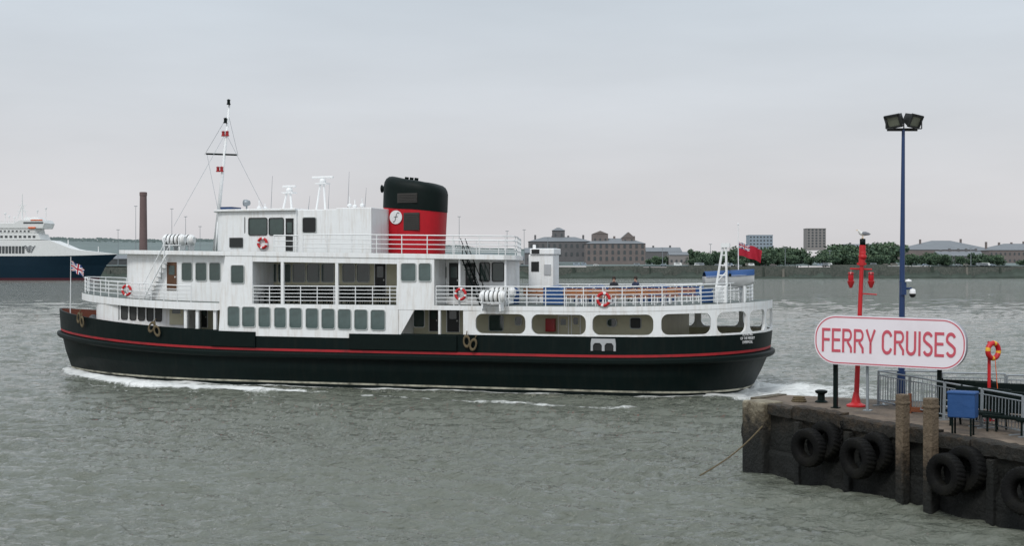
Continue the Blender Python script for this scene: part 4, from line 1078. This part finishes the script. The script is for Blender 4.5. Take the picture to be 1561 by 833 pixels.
def building(px0,px1,pyt,pyb,Y,m='brick',roof=None,rh=4,depth=20,label='brick riverside warehouse building',rows=2,cols=8,ww=1.4,wh=2.2,name='warehouse',cat='building',group=None,chim=0):
    x0,x1=FX(px0,Y),FX(px1,Y); z1=FZ(pyt,Y); z0=FZ(pyb,Y)-3
    e=empty(name,((x0+x1)/2,Y,z0)); top(e,label,cat,group)
    W=(x1-x0)/2; hh=z1-z0
    eave=hh-(rh if roof else 0)
    mb=MB(); mb.box(-W,W,0,depth,0,eave); mb.build('wall',m,e)
    if roof=='gable':
        mb=MB(); mb.add([(-W,-.6,eave),(W,-.6,eave),(W,depth+.6,eave),(-W,depth+.6,eave),(-W,depth/2,hh),(W,depth/2,hh)],[(0,1,5,4),(2,3,4,5),(0,4,3),(1,2,5),(3,2,1,0)]); mb.build('roof','slate',e)
    elif roof=='front':
        mb=MB(); mb.add([(-W,-.3,eave),(W,-.3,eave),(0,-.3,hh),(-W,depth,eave),(W,depth,eave),(0,depth,hh)],[(0,1,2),(3,5,4),(0,2,5,3),(2,1,4,5),(1,0,3,4)],[1,1,0,0,0]); mb.build('roof',['slate',m],e)
    elif roof=='hip':
        mb=MB(); r_=min(W*.9,depth/2); mb.add([(-W-.5,-.6,eave),(W+.5,-.6,eave),(W+.5,depth+.6,eave),(-W-.5,depth+.6,eave),(-W+r_,depth/2,hh),(W-r_,depth/2,hh)],[(0,1,5,4),(2,3,4,5),(0,4,3),(1,2,5),(3,2,1,0)]); mb.build('roof','slate',e)
    else:
        mb=MB(); mb.box(-W-.3,W+.3,-.3,depth+.3,eave,eave+.6); mb.build('parapet',m,e)
    for c_ in range(chim):
        mb=MB(); xx=-W+(c_+.5)*2*W/chim+random.uniform(-1,1); mb.box(xx-.8,xx+.8,depth/2-.8,depth/2+.8,eave,hh+random.uniform(1,2.2)); mb.build('chimney_stack',m,e)
    key=(ww,wh)
    if key not in winmesh:
        mb=MB(); mb.exv([(-ww/2,0),(ww/2,0),(ww/2,wh*.8),(ww*.3,wh),(-ww*.3,wh),(-ww/2,wh*.8)],-.12,.02); w_=mb.build('window','fwin',e); winmesh[key]=w_.data; bpy.data.objects.remove(w_)
    for r_ in range(rows):
        for c_ in range(cols):
            o=bpy.data.objects.new('window',winmesh[key]); COL.objects.link(o); o.parent=e
            o.location=(-W+(c_+.5)*2*W/cols,-.02,3+(eave-3)*(r_+.25)/rows)
    return e
building(806,902,361,394,1080,'brick2','hip',4,26,'dark brick victorian warehouse with hipped slate roof',2,11,2.0,3.2,chim=4)
building(842,861,347,364,1092,'brick2','hip',2.5,8,'square brick tower rising over the warehouse',1,2,1.4,2.4,'tower')
building(893,984,363,400,1040,'brick','hip',4.5,24,'dark brick warehouse with arched windows',3,10,2.0,3.2,chim=3)
building(903,927,352,372,1046,'brick','front',2.5,12,'gabled brick tower block on the warehouse',1,3,1.4,2.4,'tower')
building(948,968,354,372,1046,'brick','front',4.5,12,'pointed brick gable on the warehouse',1,2,1.4,2.4,'tower')
building(800,850,378,402,1010,'brick2','gable',4,18,'low brick engine house beside the warehouse',1,5,1.8,2.4,'shed')
building(985,1040,377,402,1150,'brick2','gable',4,30,'low slate roofed dock shed',1,6,1.6,2.2,'shed',chim=2)
building(1142,1178,359,380,1900,'ftower',None,0,25,'pale blue concrete high rise block',4,7,2.6,2.2,'tower_block')
building(1230,1259,349,378,1700,'ftowerb',None,0,20,'brown high rise residential block',7,5,2.6,2.2,'tower_block')
building(1290,1352,372,396,1150,'brick2','gable',4,20,'slate roofed brick terrace',1,6,1.4,2.2,'shed',chim=3)
building(1386,1515,366,398,1200,'brick','hip',9,60,'wide brick shed with large grey slate roof',1,14,2.0,2.6,'shed',chim=2)
building(1508,1620,371,402,1130,'brick','hip',6,40,'long brick terrace with slate roof',2,16,1.5,2.2,'shed',chim=6)
building(1430,1500,383,404,1060,'brick2','gable',4,16,'low brick terrace near the far quay',1,10,1.3,1.8,'shed',chim=5)
building(1020,1050,384,404,1010,'ftowerb','gable',2.5,16,'pale low quayside shed',1,4,1.6,2.0,'shed')
for a,b,c_,mm in((160,205,389,'dshed'),(205,262,386,'dshed'),(262,330,389,'dshed'),(700,752,387,'brick2'),(752,800,390,'ftowerb'),(-60,60,384,'dshed')):
    building(a,b,c_,410,1010,mm,'gable',3.0,26,'low dark dock shed on the far bank',1,6,2,2.4,'shed')
Y=1000; zt_=FZ(293,Y); e=empty('chimney',(FX(218.5,Y),Y,9)); top(e,'tall tapering brick industrial chimney','chimney')
mb=MB(); mb.lathe([(3.3,0),(3.0,15),(2.55,zt_-11),(2.55,zt_-10.5)],20); mb.build('stack','chimney',e,smooth=True)
mb=MB(); mb.lathe([(2.6,zt_-12),(2.8,zt_-11.6),(2.8,zt_-9.2),(2.2,zt_-9),(2.0,zt_-11)],20); mb.build('chimney_cap','chimney',e)
mb=MB(); mb.box(-6,6,-5,5,0,7); mb.build('chimney_base','brick2',e)
for px,pyt in((207,314),(262,318),(283,330),(799,350),(773,352),(1083,372),(700,330),(1197,378),(180,350),(305,345),(835,362),(1010,378),(1265,382),(1480,378)):
    Y=985; mb=MB(); zt_=FZ(pyt,Y); mb.tube((0,0,0),(0,0,zt_-9.6),.28,r2=.16,n=6); mb.box(-1.2,1.2,-.3,.3,zt_-9.8,zt_-9.4); o=mb.build('lighting_mast','grey',loc=(FX(px,Y),Y,9.3)); top(o,'tall thin lighting mast on the far quay','lighting mast','lighting masts on the far quay')
cm=[M['shipwhite'],M['slate'],M['sand'],M['brick'],M['grey'],M['ftower']]
for i in range(34):
    px=random.uniform(1040,1545) if i<26 else random.uniform(800,1040); Y=QY+random.uniform(6,16); h_=random.uniform(1.3,2.6); w_=random.uniform(3.5,6)
    mb=MB()
    if h_<1.9: mb.exv([(-w_/2,.25),(w_/2,.25),(w_/2,.85),(w_*.3,.95),(w_*.18,h_),(-w_*.28,h_),(-w_*.4,.95),(-w_/2,.9)],-.85,.85)
    else: mb.exv([(-w_/2,.35),(w_/2,.35),(w_/2,h_*.6),(w_*.38,h_),(-w_/2,h_)],-1,1)
    for x in(-w_*.32,w_*.32): mb.tube((x,-.95,.33),(x,.95,.33),.33,1,10)
    mb.box(-w_*.3,w_*.22,-1.03,1.03,h_*.62,h_*.85,1)
    o=mb.build('parked_car' if h_<1.9 else 'parked_van',[random.choice(cm),M['fwin']],loc=(FX(px,Y),Y,9.22)); top(o,('small parked car' if h_<1.9 else 'parked van')+' standing on the far quay','car' if h_<1.9 else 'van','vehicles parked on the far quay')
# trees
def crown(seed,R=5,hh=9):
    rnd=random.Random(seed); mb=MB()
    blobs=[(rnd.uniform(-R*.8,R*.8),rnd.uniform(-R*.55,R*.55),hh*rnd.uniform(.12,.85),R*rnd.uniform(.28,.6)) for _ in range(13)]
    for bx_,by_,bz_,br in blobs:
        for _ in range(60):
            d=Vector((rnd.gauss(0,1),rnd.gauss(0,1),rnd.gauss(0,1))).normalized()*br*rnd.uniform(.6,1.15)
            c=Vector((bx_,by_,bz_))+d; s_=rnd.uniform(.4,.95); a=Vector((rnd.gauss(0,1),rnd.gauss(0,1),rnd.gauss(0,1))).normalized(); b_=a.orthogonal().normalized(); c2=a.cross(b_)
            mb.add([c+b_*s_,c+c2*s_*.8,c-b_*s_*.9,c-c2*s_],[(0,1,2,3)],0 if d.z<br*.2 else (1 if rnd.random()<.6 else 0))  # upper side of each clump painted paler, as if lit from above
    return mb
protos=[]
for s_ in range(6):
    e=bpy.data.objects.new('tree',None); COL.objects.link(e)
    R_=random.uniform(4.5,6.5)
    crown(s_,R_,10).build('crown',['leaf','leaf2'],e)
    mb=MB(); mb.tube((0,0,-2),(0,0,5),.35,r2=.18)
    for a in(0,2,4): mb.tube((0,0,3.5),(math.cos(a)*2,math.sin(a)*2,7),.15,r2=.06)
    mb.build('trunk','bark',e)
    protos.append(e)
cnt=0
def tree(px,pyt,Y):
    global cnt
    X=FX(px,Y); zt_=FZ(pyt,Y); g_=ghe(X,Y); hh=max(3,zt_-g_); sc=hh/10.
    src=protos[cnt%6]
    if cnt<6: o=src; o.location=(X,Y,g_)
    else: o=copy_tree(src,(X,Y,g_))
    o.scale=(max(sc,.6)*random.uniform(.9,1.6),max(sc,.7),sc); o.rotation_euler=(0,0,random.uniform(0,6))
    top(o,'leafy green tree on the far bank','tree','trees along the far bank'); cnt+=1
for i in range(80): tree(random.uniform(1045,1350),random.uniform(379,397),random.uniform(978,1060))
for i in range(22): tree(random.uniform(1120,1230),random.uniform(377,386),random.uniform(1040,1100))
for i in range(16): tree(random.uniform(1275,1352),random.uniform(370,382),random.uniform(1000,1050))
for i in range(12): tree(random.uniform(1385,1440),random.uniform(386,396),random.uniform(985,1020))
for i in range(22): tree(random.uniform(1420,1600),random.uniform(386,398),random.uniform(985,1020))
for i in range(10): tree(random.uniform(985,1045),random.uniform(387,397),random.uniform(990,1060))
rnd=random.Random(3); mb=MB()
for i in range(7500):
    y=rnd.uniform(2250,2450); px=rnd.uniform(-40,620) if i<4500 else rnd.uniform(620,1650); x=FX(px,y); z=ghe(x,y)+rnd.uniform(-2,4.5)*(.7+.3*math.sin(px*.07)*math.sin(px*.023+1))
    s_=rnd.uniform(1.2,2.8); a=rnd.uniform(0,3)
    c=Vector((x,y,z)); b_=Vector((math.cos(a)*1.5,.4*math.sin(a),.2)); c2=Vector((-.3*math.sin(a),.2,.8))
    mb.add([c+b_*s_,c+c2*s_*.7,c-b_*s_,c-c2*s_*.6],[(0,1,2,3)],0)
o=mb.build('woodland',mat('distant_woodland',(.135,.172,.168),.95,var=.2,vs=.02)); o['kind']='stuff'; o['label']='hazy distant woodland along the far hills'; o['category']='woodland'  # woodland colour carries the haze tint

# ============================================================ FAR SHIP
YS=800
sx=lambda px:FX(px,YS)-FX(0,YS); szz=lambda py:FZ(py,YS)
ship=empty('passenger_ship',(FX(0,YS),YS,0)); top(ship,'dark blue hulled ship with white superstructure moored across the river','ship')
x0,x1=sx(-140),sx(179)
def shipout(endx,B):
    o=[]
    for i in range(31):
        u=i/30; x=x0+(endx-x0)*u; b_=B*(1-max(0,(u-.62)/.38)**2.0)*(1-.15*max(0,(.1-u)/.1)); o.append((x,b_))
    return o
L_=[(shipout(sx(150),8.5),-2,0),(shipout(sx(152),9.2),szz(424),1),(shipout(sx(162),9.8),szz(405),1),(shipout(sx(179),10),None,1)]
mb=MB()
def lz(z,x):
    if z is not None: return z
    return szz(391)+max(0,(x-sx(60))/(sx(179)-sx(60)))**2*1.2
for (A_,za_,ma_),(B_,zb_,_) in zip(L_[:-1],L_[1:]):
    for sd in(-1,1):
        n=len(A_); vs=[(p[0],sd*p[1],lz(za_,p[0])) for p in A_]+[(p[0],sd*p[1],lz(zb_,p[0])) for p in B_]
        fs=[(i,i+1,n+i+1,n+i) for i in range(n-1)]; mb.add(vs,fs if sd<0 else [f[::-1] for f in fs],ma_)
A_=L_[-1][0]; n=len(A_); mb.add([(p[0],-p[1],lz(None,p[0])) for p in A_]+[(p[0],p[1],lz(None,p[0])) for p in A_],[(i,i+1,n+i+1,n+i) for i in range(n-1)],2)
mb.build('hull',['shipred','shipblue','shipwhite'],ship,smooth=False)
def sblk(pts,v,name='superstructure',m='shipwhite',parent=None):
    mb=MB(); mb.exv([(sx(a),szz(b_)) for a,b_ in pts],-v,v); return mb.build(name,m,parent or ship,bevel=.2)
mb=MB(); A_=[p for p in shipout(sx(179),10.05) if p[0]>-60]; n=len(A_)
def ftop(x):
    return float(np.interp(x,[sx(-60),sx(84),sx(118),sx(160),sx(179)],[szz(366),szz(367),szz(381),szz(385.5),szz(387.5)]))
vs=[(p[0],-p[1],lz(None,p[0])+.02) for p in A_]+[(p[0],-p[1]*.97,ftop(p[0])) for p in A_]+[(p[0],p[1]*.97,ftop(p[0])) for p in A_]+[(p[0],p[1],lz(None,p[0])+.02) for p in A_]
fs=[(i+r_*n,i+1+r_*n,i+1+(r_+1)*n,i+(r_+1)*n) for i in range(n-1) for r_ in range(3)]
mb.add(vs,fs); mb.build('forecastle','shipwhite',ship)
sblk([(-120,366.1),(70,366.1),(66,357),(-120,357)],8.8); sblk([(-110,357),(62,357),(60,349),(-110,349)],8.4)
sblk([(0,349),(73,349),(76,341),(72,336),(38,336),(30,341),(0,341)],8.9,'bridge'); sblk([(-60,349),(-10,349),(-14,330),(-56,330)],5,'ship_funnel')
sblk([(40,336),(66,336),(62,332),(42,332)],5,'bridge_roof')
for a in range(3,44,5):
    mb=MB(); mb.box(sx(a),sx(a+3.6),-10.15,-9.6,szz(387),szz(376)); mb.build('window','fwin',ship)
for a in range(2,60,7):
    mb=MB(); mb.box(sx(a),sx(a+4),-8.9,-8.7,szz(363.5),szz(360)); mb.build('window','fwin',ship)
for a in range(2,56,6):
    mb=MB(); mb.box(sx(a),sx(a+3),-8.5,-8.3,szz(355),szz(352)); mb.build('window','fwin',ship)
mb=MB(); mb.box(sx(44),sx(74),-8.99,-8.8,szz(342),szz(339.5)); mb.build('window','fwin',ship)
mb=MB(); mb.box(sx(55),sx(73),-9.1,-8.95,szz(337.5),szz(335.8)); mb.build('bridge_stripe','orange',ship)
mb=MB(); mb.exv([(sx(52),szz(349.5)),(sx(62),szz(349.5)),(sx(63),szz(347)),(sx(51),szz(347))],-9.6,-8.4); mb.build('ship_lifeboat','orange',ship,bevel=.3)
for yy in(357,349,341):
    mb=MB(); railing(mb,[(sx(-100),-8.7,szz(yy)),(sx(74 if yy<345 else 64),-8.7,szz(yy))],h=1.1,bars=2,sp=4,r=.06,topr=.07); mb.build('railing','shipwhite',ship)
mb=MB(); mb.tube((sx(34),0,szz(334)),(sx(34),0,szz(296)),.6,r2=.2); mb.tube((sx(26),0,szz(322)),(sx(42),0,szz(322)),.22); mb.tube((sx(28),0,szz(313)),(sx(40),0,szz(313)),.22); mb.tube((sx(26),0,szz(334)),(sx(34),0,szz(312)),.3); mb.tube((sx(42),0,szz(334)),(sx(34),0,szz(312)),.3); mb.build('ship_mast','shipwhite',ship)
for px,h_ in((14,330),(57,322),(70,318),(8,326),(22,332)):
    mb=MB(); mb.tube((sx(px),0,szz(345)),(sx(px),0,szz(h_)),.2); mb.lathe([(0,-.6),(.7,-.3),(.7,.4),(0,.7)],8,mx=Matrix.Translation((sx(px),0,szz(h_)))); mb.build('antenna','shipwhite',ship)
mb=MB()
for i in range(4):
    pts_=[]
    for k in range(33): u=k/32; pts_.append((sx(46+(17-3*i)*u+1.5*i),-10.15,szz(376.5+i*2.6)+.45*math.sin(u*14)))
    mb.path(pts_,.22,0,4)
mb.build('wave_emblem','slate',ship)
mb=MB(); mb.tube((sx(150),0,szz(388)),(sx(150),0,szz(376)),.25); mb.tube((sx(104),0,szz(386)),(sx(104),0,szz(366)),.4); mb.build('foremast','shipwhite',ship)

# ============================================================ WATER
rows_px=np.concatenate([np.arange(412.6,440,.35),np.arange(440,560,.40),np.arange(560,1300,.72)])
Yr=H*F/(rows_px-HY); Yr=Yr[::-1]
ang_=np.concatenate([np.radians(np.linspace(-78,-25.5,40)),np.radians(np.linspace(-25,25,900)),np.radians(np.linspace(25.5,78,40))])
tanv=np.tan(ang_)
nr,nc=len(Yr),len(tanv)
Yg=np.repeat(Yr[:,None],nc,1); Xg=Yg*tanv[None,:]
dYr=np.abs(np.gradient(Yr))[:,None]
Zg=np.zeros_like(Yg)
rng=np.random.RandomState(5)
wx=.35*np.sin(Xg*.31+Yg*.17)+.25*np.sin(Xg*.73-Yg*.41+1.3); wy=.35*np.sin(Xg*.23-Yg*.37+2)+.25*np.sin(Xg*.61+Yg*.53)
for i in range(58):
    lam=.38*(1.056**i)*rng.uniform(.93,1.07)
    th_=math.radians(70)+rng.normal(0,.42)
    k=2*pi/lam; amp=.0225*lam**.85 if lam<2.0 else .0225*2.0**.85*(2.0/lam)**.7
    phs=rng.uniform(0,2*pi)
    fade=np.clip((lam/(dYr*2.1)-.55),0,1)
    ph=k*((Xg+wx)*math.cos(th_)+(Yg+wy)*math.sin(th_))+phs+.9*np.sin(.19*k*(Xg*math.sin(th_)-Yg*math.cos(th_))+phs*2)
    Zg+=fade*amp*(np.sin(ph)*.55+.65*(1-2*np.abs(np.sin(ph/2+.4))))
mod=.85+.3*np.sin(Xg*.05+1+.6*np.sin(Yg*.03))*np.sin(Yg*.041+.5*np.sin(Xg*.06))
Zg*=mod
tx=(Xg-SO[0])*ca-(Yg-SO[1])*sa; vy=(Xg-SO[0])*sa+(Yg-SO[1])*ca
WL=outline(-31.9,10.7,5.75,.95); bw=np.interp(tx.ravel(),[p[0] for p in WL],[p[1] for p in WL],left=0,right=0).reshape(tx.shape)
inr=(tx>-32)&(tx<10.75)
dd=np.abs(vy)-bw
near_hull=inr&(dd<2.5)&(dd>-9)
Zg=np.where(near_hull,Zg*.55,Zg)
foam=np.zeros_like(Zg)
foam+=inr*(dd>-.3)*.80*np.exp(-np.clip(dd,0,50)/.45)
bowd=np.clip((tx+32)/13,0,1)
foam+=inr*(dd>-.3)*(tx<-10)*np.exp(-np.abs(dd-.5-.12*(tx+31))/(.50+.65*bowd))*np.clip(1.45-(tx+32)/20,0,1)*1.2
foam+=(dd>0)*(tx>-31)*(tx<8)*.48*np.exp(-((dd-.9-.11*(tx+31))/.5)**2)
st=np.clip(1-(tx-9.5)/14,0,1)*(tx>9.0)*np.exp(-(np.abs(vy)/(5.4+.08*(tx-10)))**4)
foam+=st*.86
foam+=(tx>20)*.15*np.exp(-(np.abs(vy)/6)**4)*np.clip(1-(tx-20)/40,0,1)
foam+=np.clip((Zg-.20)*1.8,0,.31)*(Yg<160)
crest=.20*np.exp(-((dd-.55-.16*(tx+31))/.6)**2)*(tx>-32)*np.exp(-np.clip(tx+32,0,100)/35)
Zg+=np.where(dd>0,crest,0)
Zg+=.09*np.exp(-np.clip((tx-9)/14,0,9))*(tx>9)*np.sin(tx*2.1+np.sin(vy*1.2))*np.exp(-(np.abs(vy)/7)**4)
Zg=np.where(Yg>500,Zg*0,Zg)
co=np.stack([Xg,Yg,Zg],-1).reshape(-1,3).astype(np.float32)
me=bpy.data.meshes.new('water'); me.vertices.add(nr*nc); me.vertices.foreach_set('co',co.ravel())
i0=(np.arange(nr-1)[:,None]*nc+np.arange(nc-1)[None,:]).ravel()
quads=np.stack([i0,i0+1,i0+nc+1,i0+nc],1).astype(np.int32); nf=len(quads)
me.loops.add(nf*4); me.loops.foreach_set('vertex_index',quads.ravel()); me.polygons.add(nf); me.polygons.foreach_set('loop_start',np.arange(nf,dtype=np.int32)*4)
me.polygons.foreach_set('use_smooth',np.ones(nf,dtype=bool)); me.update(calc_edges=True)
at=me.attributes.new('foam','FLOAT','POINT'); at.data.foreach_set('value',np.clip(foam,0,1.3).astype(np.float32).ravel())
wo=bpy.data.objects.new('water',me); COL.objects.link(wo); wo['kind']='structure'
m=bpy.data.materials.new('river_water'); m.use_nodes=True; nt=m.node_tree; N=nt.nodes; L=nt.links; b=N['Principled BSDF']
b.inputs['IOR'].default_value=1.42
geo=N.new('ShaderNodeNewGeometry')
at_=N.new('ShaderNodeAttribute'); at_.attribute_name='foam'
fn=N.new('ShaderNodeTexNoise'); fn.inputs['Scale'].default_value=2.0; fn.inputs['Detail'].default_value=10; fn.inputs['Roughness'].default_value=.75; L.new(geo.outputs['Position'],fn.inputs['Vector'])
ad=N.new('ShaderNodeMath'); ad.operation='ADD'; L.new(fn.outputs['Fac'],ad.inputs[0]); L.new(at_.outputs['Fac'],ad.inputs[1])
mr=N.new('ShaderNodeMapRange'); mr.inputs[1].default_value=.86; mr.inputs[2].default_value=1.10; L.new(ad.outputs[0],mr.inputs[0])
mu=N.new('ShaderNodeMath'); mu.operation='MULTIPLY'; L.new(mr.outputs[0],mu.inputs[0]); mu.inputs[1].default_value=.92
# broad wind-ruffled patches, stretched across the river; vary ripple strength and base colour
bmp=N.new('ShaderNodeMapping'); bmp.inputs['Scale'].default_value=(.022,.075,1); L.new(geo.outputs['Position'],bmp.inputs['Vector'])
big=N.new('ShaderNodeTexNoise'); big.inputs['Scale'].default_value=1.0; big.inputs['Detail'].default_value=6; big.inputs['Roughness'].default_value=.6; L.new(bmp.outputs[0],big.inputs['Vector'])
wc=N.new('ShaderNodeMix'); wc.data_type='RGBA'; wc.inputs[6].default_value=(.100,.110,.084,1); wc.inputs[7].default_value=(.150,.160,.130,1); L.new(big.outputs['Fac'],wc.inputs[0])  # brighter and darker reflection of wind streaks painted into the base colour
mx_=N.new('ShaderNodeMix'); mx_.data_type='RGBA'; L.new(mu.outputs[0],mx_.inputs[0]); L.new(wc.outputs[2],mx_.inputs[6]); mx_.inputs[7].default_value=(.82,.83,.81,1)
L.new(mx_.outputs[2],b.inputs['Base Color'])
rr_=N.new('ShaderNodeMapRange'); L.new(mu.outputs[0],rr_.inputs[0]); rr_.inputs[3].default_value=.03; rr_.inputs[4].default_value=.7; L.new(rr_.outputs[0],b.inputs['Roughness'])
# ripple bump: medium chop then fine ripples
mpn=N.new('ShaderNodeMapping'); mpn.inputs['Rotation'].default_value=(0,0,math.radians(-20)); mpn.inputs['Scale'].default_value=(1,1.9,1); L.new(geo.outputs['Position'],mpn.inputs['Vector'])
b0_=N.new('ShaderNodeTexNoise'); b0_.inputs['Scale'].default_value=.42; b0_.inputs['Detail'].default_value=4; b0_.inputs['Roughness'].default_value=.55; b0_.inputs['Distortion'].default_value=.4; L.new(mpn.outputs[0],b0_.inputs['Vector'])
bst=N.new('ShaderNodeMapRange'); bst.inputs[1].default_value=.35; bst.inputs[2].default_value=.65; bst.inputs[3].default_value=.45; bst.inputs[4].default_value=1.0; L.new(big.outputs['Fac'],bst.inputs[0])
bp0=N.new('ShaderNodeBump'); bp0.inputs['Distance'].default_value=.9; L.new(bst.outputs[0],bp0.inputs['Strength']); L.new(b0_.outputs['Fac'],bp0.inputs['Height'])
b1_=N.new('ShaderNodeTexNoise'); b1_.inputs['Scale'].default_value=1.9; b1_.inputs['Detail'].default_value=6; b1_.inputs['Roughness'].default_value=.6; b1_.inputs['Distortion'].default_value=.6; L.new(mpn.outputs[0],b1_.inputs['Vector'])
bpn=N.new('ShaderNodeBump'); bpn.inputs['Distance'].default_value=.32; L.new(bst.outputs[0],bpn.inputs['Strength']); L.new(b1_.outputs['Fac'],bpn.inputs['Height']); L.new(bp0.outputs[0],bpn.inputs['Normal'])
L.new(bpn.outputs[0],b.inputs['Normal'])
me.materials.append(m)

# ============================================================ WORLD / LIGHT / CAMERA
SE,SR=math.radians(48),math.radians(205)
w=bpy.data.worlds.new('World'); scn.world=w; w.use_nodes=True; nt=w.node_tree; N=nt.nodes; L=nt.links
N.clear()
outw=N.new('ShaderNodeOutputWorld')
sky=N.new('ShaderNodeTexSky'); sky.sky_type='NISHITA'; sky.sun_disc=False; sky.sun_elevation=SE; sky.sun_rotation=SR; sky.air_density=1.5; sky.dust_density=4
bg1=N.new('ShaderNodeBackground'); bg1.inputs[1].default_value=.08; L.new(sky.outputs[0],bg1.inputs[0])
tc=N.new('ShaderNodeTexCoord'); sp=N.new('ShaderNodeSeparateXYZ'); L.new(tc.outputs['Generated'],sp.inputs[0])
cr=N.new('ShaderNodeValToRGB'); L.new(sp.outputs['Z'],cr.inputs[0]); e=cr.color_ramp.elements
e[0].position=0; e[0].color=(.690,.675,.690,1); e[1].position=1; e[1].color=(.60,.66,.72,1)
x=e.new(.05); x.color=(.705,.700,.722,1); x=e.new(.12); x.color=(.670,.700,.745,1); x=e.new(.2); x.color=(.635,.695,.760,1)
mp_n=N.new('ShaderNodeMapping'); mp_n.inputs['Scale'].default_value=(1,1,5); L.new(tc.outputs['Generated'],mp_n.inputs['Vector'])
cn=N.new('ShaderNodeTexNoise'); cn.inputs['Scale'].default_value=2.6; cn.inputs['Detail'].default_value=6; L.new(mp_n.outputs[0],cn.inputs['Vector'])
cm_=N.new('ShaderNodeMapRange'); cm_.inputs[1].default_value=.3; cm_.inputs[2].default_value=.7; cm_.inputs[3].default_value=.93; cm_.inputs[4].default_value=1.08; L.new(cn.outputs['Fac'],cm_.inputs[0])
st_=N.new('ShaderNodeMapRange'); st_.interpolation_type='SMOOTHSTEP'; st_.inputs[1].default_value=.45; st_.inputs[2].default_value=1.0; st_.inputs[3].default_value=1.0; st_.inputs[4].default_value=1.9; L.new(sp.outputs['Z'],st_.inputs[0])
ml=N.new('ShaderNodeMath'); ml.operation='MULTIPLY'; L.new(cm_.outputs[0],ml.inputs[0]); L.new(st_.outputs[0],ml.inputs[1])
bg2=N.new('ShaderNodeBackground'); L.new(cr.outputs[0],bg2.inputs[0]); L.new(ml.outputs[0],bg2.inputs[1])
ms_=N.new('ShaderNodeMixShader'); ms_.inputs[0].default_value=.92; L.new(bg1.outputs[0],ms_.inputs[1]); L.new(bg2.outputs[0],ms_.inputs[2]); L.new(ms_.outputs[0],outw.inputs[0])
sl=bpy.data.lights.new('sun','SUN'); sl.energy=1.5; sl.angle=math.radians(14); sl.color=(1,.985,.96)
so=bpy.data.objects.new('sun',sl); COL.objects.link(so)
d=Vector((math.sin(SR)*math.cos(SE),math.cos(SR)*math.cos(SE),math.sin(SE))); so.rotation_euler=d.to_track_quat('Z','Y').to_euler()
cam=bpy.data.cameras.new('camera'); cam.sensor_width=36; cam.lens=F/1561*36; cam.clip_end=20000; cam.clip_start=.5
co_=bpy.data.objects.new('camera',cam); COL.objects.link(co_); co_.location=(0,0,H); co_.rotation_euler=(pi/2-math.atan(4.5/F),0,0)
scn.camera=co_
scn.view_settings.view_transform='Standard'; scn.view_settings.look='None'; scn.view_settings.exposure=0
